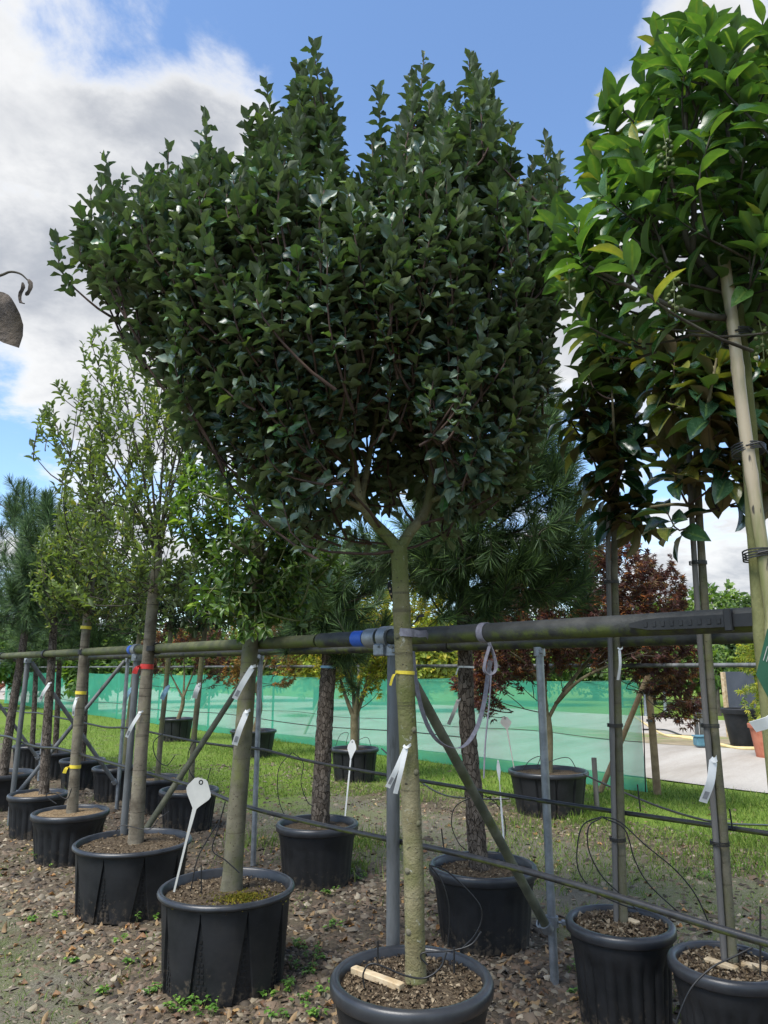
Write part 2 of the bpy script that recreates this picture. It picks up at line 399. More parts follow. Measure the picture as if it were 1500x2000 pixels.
def road_material():
    m, t, out = new_mat('yard_concrete')
    p = pos_node(t)
    st = t.vmath('MULTIPLY', t.n('Mapping', {'Vector': p, 'Rotation': (0, 0, -AZ)}).outputs[0], (1.0, 0.16, 1))
    n1 = t.noise(st, 0.9, 6, 0.65)
    n2 = t.noise(p, 45, 4, 0.6)
    c = t.ramp(n1, [(0.3, (0.27, 0.235, 0.19)), (0.5, (0.40, 0.36, 0.31)), (0.7, (0.47, 0.44, 0.39))])
    c = t.mix(t.math('MULTIPLY', t.smooth(n2, 0.45, 0.7), 0.35), c, (0.22, 0.19, 0.15))
    b = t.n('BsdfPrincipled', {'Base Color': c, 'Roughness': 0.9, 'Specular IOR Level': 0.2})
    link(t, b.outputs[0], out.inputs[0])
    return m


def net_material():
    m, t, out = new_mat('green_shade_netting')
    p = pos_node(t)
    f = t.noise(p, 1.5, 4, 0.6)
    c = t.mix(f, (0.08, 0.50, 0.31), (0.14, 0.60, 0.41))
    d = t.n('BsdfDiffuse', {'Color': c})
    tl = t.n('BsdfTranslucent', {'Color': c})
    mx = t.n('MixShader', {0: 0.45, 1: d.outputs[0], 2: tl.outputs[0]})
    tr = t.n('BsdfTransparent')
    op = t.math('ADD', t.math('MULTIPLY', t.noise(p, 0.8, 3, 0.5), 0.30), 0.50)
    m2 = t.n('MixShader', {0: op, 1: tr.outputs[0], 2: mx.outputs[0]})
    link(t, m2.outputs[0], out.inputs[0])
    return m


M['ground'] = ground_material()
M['road'] = road_material()
M['net'] = net_material()
M['verge'] = mat_simple('sandy_verge', (0.20, 0.16, 0.09), (0.33, 0.26, 0.16), 1.5, 0.95, 0.3, 60, obj=False, extra=moss_extra((0.16, 0.19, 0.05), 0.5, 0.65, 1.2))


# ------------------------------------------------------------------ object helpers
ROOT_LOC = {}


def register(o, label=None, cat=None, group=None, kind=None):
    if label:
        o['label'] = label
    if cat:
        o['category'] = cat
    if group:
        o['group'] = group
    if kind:
        o['kind'] = kind
    return o


def thing(name, label, cat, loc, group=None):
    o = bpy.data.objects.new(name, None)
    COL.objects.link(o)
    o.empty_display_size = 0.1
    o.location = tuple(float(v) for v in loc)
    ROOT_LOC[o.name] = np.array(loc, float)
    return register(o, label, cat, group)


def put(name, me, parent=None, kind=None):
    o = bpy.data.objects.new(name, me)
    COL.objects.link(o)
    if parent is not None:
        o.parent = parent
        ROOT_LOC[o.name] = ROOT_LOC[parent.name]
    else:
        ROOT_LOC[o.name] = np.zeros(3)
    if kind:
        o['kind'] = kind
    return o


def tri_mesh(name, V, T, mat, attrs=None, smooth=True):
    me = bpy.data.meshes.new(name)
    V = np.ascontiguousarray(V, np.float32)
    T = np.ascontiguousarray(T, np.int32)
    me.vertices.add(len(V))
    me.vertices.foreach_set('co', V.ravel())
    me.loops.add(len(T) * 3)
    me.loops.foreach_set('vertex_index', T.ravel())
    me.polygons.add(len(T))
    me.polygons.foreach_set('loop_start', np.arange(len(T), dtype=np.int32) * 3)
    me.update(calc_edges=True)
    if smooth:
        me.polygons.foreach_set('use_smooth', np.ones(len(T), bool))
    for k, a in (attrs or {}).items():
        at = me.attributes.new(k, 'FLOAT', 'POINT')
        at.data.foreach_set('value', np.ascontiguousarray(a, np.float32))
    me.materials.append(mat)
    return me


class MB:
    """collects shapes in world coordinates and links them as one mesh object"""

    def __init__(self):
        self.v, self.f = [], []

    def add(self, verts, faces):
        b = len(self.v)
        self.v.extend([tuple(map(float, p)) for p in verts])
        self.f.extend([tuple(int(i) + b for i in fc) for fc in faces])
        return self

    def grid(self, rows, closed_u=True, cap0=False, cap1=False):
        """rows: list of rings (each n points)"""
        n = len(rows[0])
        vs = [p for r in rows for p in r]
        fs = []
        for i in range(len(rows) - 1):
            for j in range(n if closed_u else n - 1):
                a, b = i * n + j, i * n + (j + 1) % n
                fs.append((a, b, b + n, a + n))
        if cap0:
            fs.append(tuple(range(n - 1, -1, -1)))
        if cap1:
            k = (len(rows) - 1) * n
            fs.append(tuple(range(k, k + n)))
        return self.add(vs, fs)

    def tube(self, pts, rad, n=8, caps=True, fn=None):
        pts = np.asarray(pts, float)
        k = len(pts)
        rad = np.broadcast_to(np.asarray(rad, float), (k,))
        tan = nrmz(np.gradient(pts, axis=0))
        ref = np.array([0, 0, 1.0]) if abs(tan[0][2]) < 0.9 else np.array([1.0, 0, 0])
        x = nrmz(np.cross(ref, tan[0]))
        rows = []
        ang = np.arange(n) * 2 * math.pi / n
        for i in range(k):
            x = nrmz(x - tan[i] * (x @ tan[i]))
            y = np.cross(tan[i], x)
            r = rad[i] * (fn(i, ang) if fn else np.ones(n))
            rows.append(pts[i] + np.outer(np.cos(ang) * r, x) + np.outer(np.sin(ang) * r, y))
        return self.grid(rows, True, caps, caps)

    def lathe(self, prof, c, n=48, rfn=None):
        """prof: (r, z) list from outside bottom; closed round"""
        ang = np.arange(n) * 2 * math.pi / n
        rows = []
        for r, z in prof:
            rr = r * np.ones(n) if rfn is None else rfn(r, z, ang)
            rows.append(np.stack([c[0] + rr * np.cos(ang), c[1] + rr * np.sin(ang), np.full(n, c[2] + z)], 1))
        return self.grid(rows)

    def box(self, c, ax, ay, az, hx, hy, hz, bev=0.0):
        c = np.asarray(c, float)
        ax, ay, az = (np.asarray(a, float) for a in (ax, ay, az))
        vs, e = [], bev
        rings = [(-hz, -e), (-hz + e, 0), (hz - e, 0), (hz, -e)] if bev else [(-hz, 0), (hz, 0)]
        rows = []
        for z, d in rings:
            x, y = hx + d, hy + d
            if bev:
                q = [(x - e, -y), (x, -y + e), (x, y - e), (x - e, y), (-x + e, y), (-x, y - e), (-x, -y + e), (-x + e, -y)]
            else:
                q = [(x, -y), (x, y), (-x, y), (-x, -y)]
            rows.append([c + ax * a + ay * b + az * z for a, b in q])
        return self.grid(rows, True, True, True)

    def strip(self, pts, wdir, w, th=0.0015):
        """flat band of real thickness along pts; wdir constant or per point"""
        pts = np.asarray(pts, float)
        k = len(pts)
        wd = np.broadcast_to(np.asarray(wdir, float), (k, 3))
        tan = nrmz(np.gradient(pts, axis=0))
        rows = []
        w = np.broadcast_to(np.asarray(w, float), (k,))
        for i in range(k):
            a = nrmz(wd[i] - tan[i] * (wd[i] @ tan[i]))
            nn = np.cross(tan[i], a)
            rows.append([pts[i] + a * w[i] / 2 + nn * th / 2, pts[i] - a * w[i] / 2 + nn * th / 2, pts[i] - a * w[i] / 2 - nn * th / 2, pts[i] + a * w[i] / 2 - nn * th / 2])
        return self.grid(rows, True, True, True)

    def ring(self, c, r, h, th, n=24, axis=(0, 0, 1)):
        az = nrmz(axis)
        ax = nrmz(np.cross(az, (0.3, 0.9, 0.1)))
        ay = np.cross(az, ax)
        ang = np.arange(n) * 2 * math.pi / n
        rows = []
        for rr, z in ((r, -h / 2), (r + th, -h / 2), (r + th, h / 2), (r, h / 2), (r, -h / 2)):
            rows.append(np.asarray(c) + np.outer(np.cos(ang) * rr, ax) + np.outer(np.sin(ang) * rr, ay) + az * z)
        return self.grid(rows)

    def build(self, name, mat, parent=None, smooth=35, kind=None):
        off = ROOT_LOC[parent.name] if parent is not None else np.zeros(3)
        me = bpy.data.meshes.new(name)
        v = np.asarray(self.v, float) - off
        me.from_pydata(v.tolist(), [], self.f)
        me.update()
        me.materials.append(mat)
        if smooth:
            me.polygons.foreach_set('use_smooth', np.ones(len(me.polygons), bool))
            me.set_sharp_from_angle(angle=math.radians(smooth))
        return put(name, me, parent, kind)


def spline(P, n):
    """Catmull-Rom through points"""
    P = np.asarray(P, float)
    if len(P) == 2:
        return P[0] + np.linspace(0, 1, n)[:, None] * (P[1] - P[0])
    Q = np.vstack([2 * P[0] - P[1], P, 2 * P[-1] - P[-2]])
    u = np.linspace(0, len(P) - 1 - 1e-9, n)
    i = u.astype(int)
    f = (u - i)[:, None]
    a, b, c, d = Q[i], Q[i + 1], Q[i + 2], Q[i + 3]
    return 0.5 * (2 * b + (c - a) * f + (2 * a - 5 * b + 4 * c - d) * f ** 2 + (3 * b - a - 3 * c + d) * f ** 3)


_h = np.random.default_rng(5).random(4096)


def vnoise(x, y, z):
    """value noise 0..1"""
    def hsh(i, j, k):
        return _h[(i * 73 + j * 919 + k * 2713) & 4095]
    x, y, z = (np.asarray(a, float) for a in (x, y, z))
    i, j, k = (np.floor(a).astype(int) for a in (x, y, z))
    u, v, w = x - i, y - j, z - k
    u, v, w = (a * a * (3 - 2 * a) for a in (u, v, w))
    r = 0
    for a in (0, 1):
        for b in (0, 1):
            for c in (0, 1):
                r = r + hsh(i + a, j + b, k + c) * (u if a else 1 - u) * (v if b else 1 - v) * (w if c else 1 - w)
    return r


# ------------------------------------------------------------------ leaf templates
def leaf_tpl(n, prof, fold=0.25, curve=0.25, wave=0.0, tooth=0.0, seed=0):
    r = np.random.default_rng(seed)
    ys = (np.arange(n) + 1) / (n + 1)
    V, mid = [(0, 0, 0)], [0.3]
    ph = r.random() * 6
    cv = curve * (0.6 + 0.8 * r.random())
    tw = (r.random() - 0.5) * 0.3
    for i, y in enumerate(ys):
        w = prof(y) * (1 + tooth * (1 if i % 2 else -1))
        z0 = -cv * y * y
        for sx in (-1, 0, 1):
            z = z0 + (fold * w if sx else 0) + (wave * math.sin(ph + y * 9 + sx) if sx else 0) + tw * sx * w * y
            V.append((sx * w, y, z))
            mid.append(abs(sx))
    V.append((0, 1, -cv))
    mid.append(0.6)
    T = [(0, 2, 1), (0, 3, 2)]
    for i in range(n - 1):
        a = 1 + 3 * i
        for s in (0, 1):
            T += [(a + s, a + s + 1, a + s + 4), (a + s, a + s + 4, a + s + 3)]
    a, e = 1 + 3 * (n - 1), 1 + 3 * n
    T += [(a, a + 1, e), (a + 1, a + 2, e)]
    return np.array(V), np.array(T), np.array(mid)


def palm_tpl(lobes=7, seed=0):
    r = np.random.default_rng(seed)
    V, T, mid = [(0, 0, 0)], [], [0]
    for i in range(lobes):
        a = (i - (lobes - 1) / 2) * (2.1 / (lobes - 1) * 2)
        L = 1.0 - 0.5 * abs(i - (lobes - 1) / 2) / ((lobes - 1) / 2)
        d = np.array([math.sin(a), math.cos(a)])
        p = np.array([d[1], -d[0]])
        b = len(V)
        dz = -0.25 - 0.2 * r.random()
        for q, zz in ((d * L * 0.45 - p * 0.10, 0.03), (d * L, dz * L), (d * L * 0.45 + p * 0.10, 0.03)):
            V.append((q[0], q[1] + 0.0, zz))
            mid.append(1)
        T += [(0, b + 2, b + 1), (0, b + 1, b)]
    return np.array(V), np.array(T), np.array(mid)


def ell(w, p0=0.45):
    return lambda y: w * max(0.0, math.sin(math.pi * y ** (math.log(0.5) / math.log(p0)))) ** 0.8


NEEDLE = [(np.array([(-0.5, 0, 0), (0.5, 0, 0), (0.3, 0.6, -0.03 - 0.05 * k), (0, 1, -0.10 - 0.06 * k)]), np.array([(0, 1, 2), (0, 2, 3)]), np.array([1.0, 1, 1, 1])) for k in range(2)]
TPL = {
    'elaeagnus': [leaf_tpl(5, ell(0.5, 0.48), 0.30, 0.12, 0.07, 0.09, s) for s in range(6)],
    'laurel': [leaf_tpl(5, ell(0.5, 0.56), 0.30, 0.30, 0.03, 0.0, s + 10) for s in range(5)],
    'magnolia': [leaf_tpl(5, ell(0.5, 0.56), 0.32, 0.26, 0.03, 0.0, s + 20) for s in range(5)],
    'oak': [leaf_tpl(3, ell(0.5, 0.42), 0.35, 0.15, 0.03, 0.0, s + 30) for s in range(4)],
    'bay': [leaf_tpl(3, ell(0.5, 0.48), 0.3, 0.22, 0.03, 0.0, s + 40) for s in range(4)],
    'clump': [leaf_tpl(2, ell(0.5, 0.5), 0.3, 0.3, 0.08, 0.0, s + 50) for s in range(3)],
    'maple': [palm_tpl(5 if s % 2 else 7, s) for s in range(3)],
    'needle': NEEDLE,
    'dry': [leaf_tpl(4, ell(0.5, 0.5), 0.45, 0.35, 0.12, 0.0, s + 60) for s in range(5)],
}


def frames(axis, nrm):
    y = nrmz(axis)
    x = nrmz(np.cross(y, nrm))
    z = np.cross(x, y)
    return np.stack([x, y, z], 2)          # columns


def leaf_mesh_batch(name, tpl, mat, P, Fm, L, Wd, rnd, off, rng):
    """all leaves of a batch joined in one triangle mesh"""
    vid = rng.integers(0, len(tpl), len(P))
    Vs, Ts, R, Md = [], [], [], []
    base = 0
    for k, (tv, tt, tm) in enumerate(tpl):
        ix = np.nonzero(vid == k)[0]
        if not len(ix):
            continue
        loc = tv[None, :, :] * np.stack([Wd[ix], L[ix], L[ix]], 1)[:, None, :]
        v = np.einsum('nij,nkj->nki', Fm[ix], loc) + P[ix][:, None, :] - off
        Vs.append(v.reshape(-1, 3))
        t = tt[None] + (base + np.arange(len(ix)) * len(tv))[:, None, None]
        Ts.append(t.reshape(-1, 3))
        base += len(ix) * len(tv)
        R.append(np.repeat(rnd[ix], len(tv)))
        Md.append(np.tile(tm, len(ix)))
    return tri_mesh(name, np.vstack(Vs), np.vstack(Ts), mat, {'rnd': np.concatenate(R), 'mid': np.concatenate(Md)})


_leafcache = {}


def single_leaf_meshes(kind, tplname, mat, levels=5):
    key = (kind, tplname)
    if key not in _leafcache:
        out = []
        for k, (tv, tt, tm) in enumerate(TPL[tplname]):
            row = []
            for q in range(levels):
                row.append(tri_mesh('leaf', tv, tt, mat, {'rnd': np.full(len(tv), (q + 0.5) / levels), 'mid': tm}))
            out.append(row)
        _leafcache[key] = out
    return _leafcache[key]


def screen(P):
    v = P - CP
    c = v @ FV
    return 750 + FPX * (v @ RV) / c, 1000 - FPX * (v @ UV) / c, c


def pick_visible(P, Fm, L, Wd, count, cell=9):
    """the leaves that show largest from the photograph's standpoint"""
    x, y, c = screen(P + Fm[:, :, 1] * L[:, None] * 0.5)
    ok = (x > -10) & (x < 1510) & (y > -10) & (y < 2010) & (c > 0.1)
    key = (x // cell).astype(int) * 4000 + (y // cell).astype(int)
    order = np.argsort(c)
    seen, vis = set(), np.zeros(len(P), bool)
    for i in order:
        if ok[i] and key[i] not in seen:
            seen.add(key[i])
            vis[i] = True
    facing = np.abs(np.einsum('ij,ij->i', Fm[:, :, 2], nrmz(P - CP))) + 0.15
    score = np.where(vis, L * Wd * facing / c ** 2, 0)
    idx = np.argsort(-score)[:count]
    return idx[score[idx] > 0]


def add_leaves(root, crown_name, kind, tplname, leaves, rng, nobj):
    P, A, N, L, Wd, rnd = leaves
    Fm = frames(A, N)
    mat = LEAFM[kind]
    sel = pick_visible(P, Fm, L, Wd, nobj) if nobj else np.array([], int)
    rest = np.ones(len(P), bool)
    rest[sel] = False
    off = ROOT_LOC[root.name]
    me = leaf_mesh_batch(crown_name, TPL[tplname], mat, P[rest], Fm[rest], L[rest], Wd[rest], rnd[rest], off, rng)
    crown = put(crown_name, me, root, 'stuff')
    if len(sel):
        sm = single_leaf_meshes(kind, tplname, mat)
        from mathutils import Matrix
        for i in sel:
            me = sm[rng.integers(len(sm))][min(4, int(rnd[i] * 5))]
            o = bpy.data.objects.new('leaf', me)
            COL.objects.link(o)
            o.parent = crown
            m4 = np.eye(4)
            m4[:3, :3] = Fm[i] * np.array([Wd[i], L[i], L[i]])
            m4[:3, 3] = P[i] - off
            o.matrix_local = Matrix(m4.tolist())
    return crown


# ------------------------------------------------------------------ crowns
def inside(poly, X, Z):
    n = len(poly)
    c = np.zeros(len(X), bool)
    for i in range(n):
        x1, z1 = poly[i]
        x2, z2 = poly[(i + 1) % n]
        m = ((z1 > Z) != (z2 > Z)) & (X < (x2 - x1) * (Z - z1) / (z2 - z1 + 1e-12) + x1)
        c ^= m
    return c


def edge_dist(poly, X, Z):
    d = np.full(len(X), 1e9)
    n = len(poly)
    for i in range(n):
        a, b = np.array(poly[i]), np.array(poly[(i + 1) % n])
        ab = b - a
        u = np.clip(((X - a[0]) * ab[0] + (Z - a[1]) * ab[1]) / (ab @ ab + 1e-12), 0, 1)
        d = np.minimum(d, np.hypot(X - a[0] - u * ab[0], Z - a[1] - u * ab[1]))
    return d


def sample_crown(poly_px, Y, n, rng, deep=1.0, cap=1.0, shell=0.6, near=0.5):
    """points in the volume of a rounded crown whose outline stands in the plane of its trunk"""
    poly = [tuple(PY(x, y, Y)[[0, 2]]) for x, y in poly_px]
    pa = np.array(poly)
    lo, hi = pa.min(0), pa.max(0)
    pts = []
    tot = 0
    dm = None
    while tot < n:
        X = rng.uniform(lo[0], hi[0], 4000)
        Z = rng.uniform(lo[1], hi[1], 4000)
        k = inside(poly, X, Z)
        X, Z = X[k], Z[k]
        d = edge_dist(poly, X, Z)
        if dm is None:
            dm = d.max()
        h = np.minimum(cap, deep * np.sqrt(np.maximum(0, 2 * dm * d - d * d)))
        keep = rng.random(len(X)) < 0.45 + 0.55 * h / h.max()
        X, Z, h = X[keep], Z[keep], h[keep]
        u = rng.random(len(X)) ** shell * np.where(rng.random(len(X)) < near, -1, 1)
        pts.append(np.stack([X, Y + u * h, Z], 1))
        tot += len(X)
    return np.vstack(pts)[:n]


def shoots_from(tips, origin, L, outw, rng, jit=0.25, bow=0.12):
    n = len(tips)
    out = nrmz(tips - origin)
    d = nrmz(out * outw + np.array([0, 0, 1.0]) * (1 - outw) + rng.normal(0, jit, (n, 3)))
    Ls = rng.uniform(L[0], L[1], n)
    b = tips - d * Ls[:, None]
    side = np.array([0, 0, -1.0]) * bow + out * bow
    t = np.linspace(0, 1, 5)
    pts = b[:, None, :] + d[:, None, :] * (Ls[:, None] * t)[:, :, None] + (side[:, None, :] * (np.sin(t * math.pi))[None, :, None]) * Ls[:, None, None]
    return pts


def leaves_on(S, per, tr, ang, length, width, rng, droop=0.15, upn=0.6, jit=0.2, rbias=0.0, rpow=1.0, cen=None, outn=0.0):
    """leaves set spirally on shoots S (n,5,3)"""
    n = len(S)
    k = np.arange(per)
    t = tr[0] + (tr[1] - tr[0]) * ((k + 0.5) / per)
    T = np.clip(t[None, :] + rng.normal(0, 0.03, (n, per)), 0, 0.999)
    i = np.minimum((T * 4).astype(int), 3)
    f = (T * 4 - i)[:, :, None]
    r = np.arange(n)[:, None]
    P = S[r, i] * (1 - f) + S[r, i + 1] * f
    tan = nrmz(S[r, i + 1] - S[r, i])
    ph = (k * 2.399963)[None, :] + rng.random((n, 1)) * 6.28 + rng.normal(0, 0.25, (n, per))
    ref = np.where(np.abs(tan[..., 2:3]) < 0.9, np.array([0, 0, 1.0]), np.array([1.0, 0, 0]))
    x = nrmz(np.cross(ref, tan))
    y = np.cross(tan, x)
    rad = x * np.cos(ph)[..., None] + y * np.sin(ph)[..., None]
    al = np.radians(ang[0] + (ang[1] - ang[0]) * T + rng.normal(0, 8, (n, per)))[..., None]
    A = tan * np.cos(al) + rad * np.sin(al)
    A = A + np.array([0, 0, -1.0]) * (droop * (1.2 - T))[..., None] + rng.normal(0, jit * 0.5, (n, per, 3))
    A = nrmz(A)
    out = 0.0
    if cen is not None:
        out = nrmz((P - np.asarray(cen)) * np.array([1, 1, 0.35])) * outn
    N = out + tan * (1 - upn) + np.array([0, 0, 1.0]) * upn + rng.normal(0, jit, (n, per, 3))
    N = nrmz(N - A * np.sum(N * A, -1, keepdims=True))
    L = rng.uniform(length[0], length[1], (n, per)) * (1 - 0.35 * np.clip((T - 0.85) / 0.15, 0, 1))
    Wd = L * rng.uniform(width[0], width[1], (n, per))
    rnd = np.clip(rng.random((n, per)) ** rpow + rbias, 0, 0.999)
    q = lambda a: a.reshape(-1, a.shape[-1]) if a.ndim == 3 else a.reshape(-1)
    return [q(P), q(A), q(N), q(L), q(Wd), q(rnd)]


def join(*ls):
    return [np.concatenate([l[i] for l in ls]) for i in range(6)]


def branch_net(root, S, limbs, origin, mat, tw_mat, rng, r_tip=0.0022, r_base=0.006, nseg=5, twig_name='twigwork'):
    """join every shoot to the nearest wood below it"""
    nodes = [np.asarray(p) for l in limbs for p in l]
    NP = np.array(nodes)
    mb = MB()
    base = S[:, 0]
    order = np.argsort(np.linalg.norm(base - origin, axis=1))
    cap = len(NP) + len(S) * 3
    buf = np.zeros((cap, 3))
    buf[:len(NP)] = NP
    cnt = len(NP)
    for s in order:
        b = base[s]
        db = np.linalg.norm(b - origin)
        dv = buf[:cnt] - b
        cost = np.linalg.norm(dv, axis=1) + 0.9 * np.maximum(0, np.linalg.norm(buf[:cnt] - origin, axis=1) - db) + 0.8 * np.maximum(0, dv[:, 2])
        sdir = nrmz(S[s, 1] - S[s, 0])
        dl = np.linalg.norm(dv, axis=1)
        cost = cost + 0.8 * dl * (1 + (dv @ sdir) / (dl + 1e-6))
        j = int(np.argmin(cost))
        a = buf[j].copy()
        d = np.linalg.norm(b - a)
        mid = (a + b) / 2 + np.array([0, 0, -0.03]) * d + rng.normal(0, 0.015, 3) * d
        d0 = S[s, 1] - S[s, 0]
        mid = (a + S[s, 1]) / 2 + rng.normal(0, 0.015, 3) * d
        pts = spline(np.vstack([a, mid, S[s, 2], S[s, 4]]), 9)
        rr = np.linspace(r_base + 0.004 * min(1, d * 1.5), r_tip, 9)
        mb.tube(pts, rr, nseg, caps=False)
        for p in (mid, b, S[s, 1]):
            buf[cnt] = p
            cnt += 1
    mb.build(twig_name, tw_mat, root, smooth=80, kind='stuff')


def trunk_part(root, pts, r0, r1, mat, name='trunk', n=16, flare=1.35, lump=0.05, seed=0, rough=0.0, k=60, knots=()):
    P = spline(pts, k)
    u = np.linspace(0, 1, k)
    rad = r0 + (r1 - r0) * u
    rad *= 1 + (flare - 1) * np.exp(-u * k * np.linalg.norm(P[1] - P[0]) / 0.05)
    for kz, amt in knots:
        rad *= 1 + amt * np.exp(-((u - kz) / 0.012) ** 2)

    def fn(i, ang):
        v = 1 + lump * (vnoise(np.cos(ang) * 1.3 + seed, np.sin(ang) * 1.3 + 7, np.full(len(ang), P[i][2] * 5)) - 0.5) * 2
        if rough:
            c, s_ = np.cos(ang), np.sin(ang)
            q = vnoise(c * 3.2 + seed, s_ * 3.2 + 3, np.full(len(ang), P[i][2] * 16))
            q2 = vnoise(c * 7 + seed, s_ * 7 + 9, np.full(len(ang), P[i][2] * 40))
            v = v + rough * (np.abs(q - 0.5) * 2) ** 0.6 + rough * 0.4 * q2
        return v
    return MB().tube(P, rad, n, True, fn).build(name, mat, root, smooth=60)


def limb(root, pts, r0, r1, mat, n=10, k=18, name='branch'):
    P = spline(pts, k)
    MB().tube(P, np.linspace(r0, r1, k), n).build(name, mat, root, smooth=60)
    return P



M['withered'] = mat_simple('withered_brown', (0.035, 0.026, 0.02), (0.12, 0.09, 0.065), 40, 0.7, 0.4, 120)
# ------------------------------------------------------------------ the setting
RNG = np.random.default_rng(11)


def ground_sheet():
    def axis(lim, near, n1, n2):
        a = np.linspace(-near, near, n1)
        b = np.geomspace(near, lim, n2)[1:]
        return np.concatenate([-b[::-1], a, b])
    xs, ys = axis(900, 7, 113, 12), axis(900, 7, 113, 12)
    ys = ys + 5.0
    X, Y = np.meshgrid(xs, ys)
    Z = (vnoise(X * 1.7, Y * 1.7, X * 0) - 0.5) * 0.03 + (vnoise(X * 5, Y * 5, X * 0 + 3) - 0.5) * 0.016
    Z *= np.clip((11 - np.hypot(X, Y - 4)) / 4, 0, 1)
    n = len(xs)
    V = np.stack([X, Y, Z], 2).reshape(-1, 3)
    i = np.arange((len(ys) - 1) * n).reshape(len(ys) - 1, n)[:, :-1].ravel()
    T = np.concatenate([np.stack([i, i + 1, i + n + 1], 1), np.stack([i, i + n + 1, i + n], 1)])
    o = put('ground', tri_mesh('ground', V, T, M['ground']))
    register(o, 'brown stone-chip and mossy gravel ground of the tree nursery', 'ground', kind='structure')
    return o


ground = ground_sheet()


def sheet(name, s0, s1, t0, t1, z, mat, label, cat, wob=0.25, seed=0):
    mb = MB()
    ss = np.linspace(s0, s1, 120)
    a = [W(s, t0 + wob * (vnoise(s * 0.6, seed, 0) - 0.5) * 2, z) for s in ss]
    b = [W(s, t1 + wob * (vnoise(s * 0.5, seed + 5, 0) - 0.5) * 2, z) for s in ss]
    o = mb.grid([a, b], closed_u=False).build(name, mat, smooth=0)
    for p in o.data.polygons:
        pass
    register(o, label, cat, kind='structure')
    return o


sheet('road', -60, 160, 10.0, 23.2, 0.012, M['road'], 'pale dusty concrete yard road beyond the green netting', 'road', 0.3, 1)
sheet('verge', -6, 13, 15.3, 17.4, 0.017, M['verge'], 'sandy weedy verge strip across the pale yard road', 'verge', 0.5, 3)

# ------------------------------------------------------------------ loose stones, litter, grass on the ground


def chips():
    n = 90000
    r = 1.6 + 11.5 * RNG.random(n) ** 1.5
    a = RNG.uniform(-0.62, 0.62, n)
    x, y = r * np.sin(a), r * np.cos(a)
    tt = x * ND[0] + y * ND[1]
    w = vnoise(x * 1.6, y * 1.6, x * 0 + 1)
    dens = np.where(tt < 1.5, 0.62, np.where(tt < 4.0, 1.0, np.where(tt < 6.0, 0.30, np.where(tt < 7.3, 0.8, 0.06))))
    k = RNG.random(n) < dens * (0.35 + w * 1.1)
    k &= tt < 9.3
    x, y, r = x[k], y[k], r[k]
    n = len(x)
    sz = (RNG.gamma(3.0, 0.0042, n) + 0.006) * np.where(x * ND[0] + y * ND[1] < 1.5, 0.62, 1.0)
    rnd = np.clip(RNG.random(n) * 0.9 + 0.1 * RNG.normal(0, 1, n), 0, 0.999)
    V0 = np.array([(-1, -.6, 0), (.9, -.8, 0), (1, .7, 0), (-.8, .8, 0), (-.6, -.4, 1), (.7, -.3, .8), (.4, .6, 1), (-.5, .5, .7)])
    T0 = np.array([(4, 5, 6), (4, 6, 7), (0, 1, 5), (0, 5, 4), (1, 2, 6), (1, 6, 5), (2, 3, 7), (2, 7, 6), (3, 0, 4), (3, 4, 7)])
    yaw, tl = RNG.random(n) * 6.28, RNG.normal(0, 0.25, (n, 2))
    c, s = np.cos(yaw), np.sin(yaw)
    asp = RNG.uniform(0.35, 0.9, n)
    ht = RNG.uniform(0.18, 0.55, n)
    Fm = np.zeros((n, 3, 3))
    Fm[:, 0, 0], Fm[:, 1, 0] = c * sz, s * sz
    Fm[:, 0, 1], Fm[:, 1, 1] = -s * sz * asp, c * sz * asp
    Fm[:, 2, 2] = sz * ht
    Fm[:, 2, 0], Fm[:, 2, 1] = tl[:, 0] * sz, tl[:, 1] * sz
    z = (vnoise(x * 1.7, y * 1.7, x * 0) - 0.5) * 0.03 + (vnoise(x * 5, y * 5, x * 0 + 3) - 0.5) * 0.016
    z *= np.clip((11 - np.hypot(x, y - 4)) / 4, 0, 1)
    P = np.stack([x, y, z - 0.001], 1)
    px, py, dd = screen(P)
    inview = (px > 0) & (px < 1500) & (py < 2000)
    score = np.where(inview, sz / dd, 0)
    big = np.argsort(-score)[:280]
    rest = np.ones(n, bool)
    rest[big] = False
    V = np.einsum('nij,kj->nki', Fm[rest], V0) + P[rest][:, None]
    T = T0[None] + (np.arange(rest.sum()) * 8)[:, None, None]
    me = tri_mesh('gravel', V.reshape(-1, 3), T.reshape(-1, 3), M['chip'], {'rnd': np.repeat(rnd[rest], 8)}, smooth=False)
    g = put('gravel', me)
    register(g, 'reddish brown and grey stone chips strewn around the pots', 'gravel', kind='stuff')
    vs = []
    for q in range(6):
        jv = V0 + RNG.normal(0, 0.16, V0.shape) * np.array([1, 1, 0.5])
        vs.append(tri_mesh('stone', jv, T0, M['chip'], {'rnd': np.full(8, (q + 0.5) / 6)}, smooth=False))
    from mathutils import Matrix
    for i in big:
        o = bpy.data.objects.new('stone', vs[RNG.integers(6)])
        COL.objects.link(o)
        o.parent = ground
        m4 = np.eye(4)
        m4[:3, :3] = Fm[i]
        m4[:3, 3] = P[i]
        o.matrix_local = Matrix(m4.tolist())


chips()


def ground_z(x, y):
    z = (vnoise(x * 1.7, y * 1.7, x * 0) - 0.5) * 0.03 + (vnoise(x * 5, y * 5, x * 0 + 3) - 0.5) * 0.016
    return z * np.clip((11 - np.hypot(x, y - 4)) / 4, 0, 1)


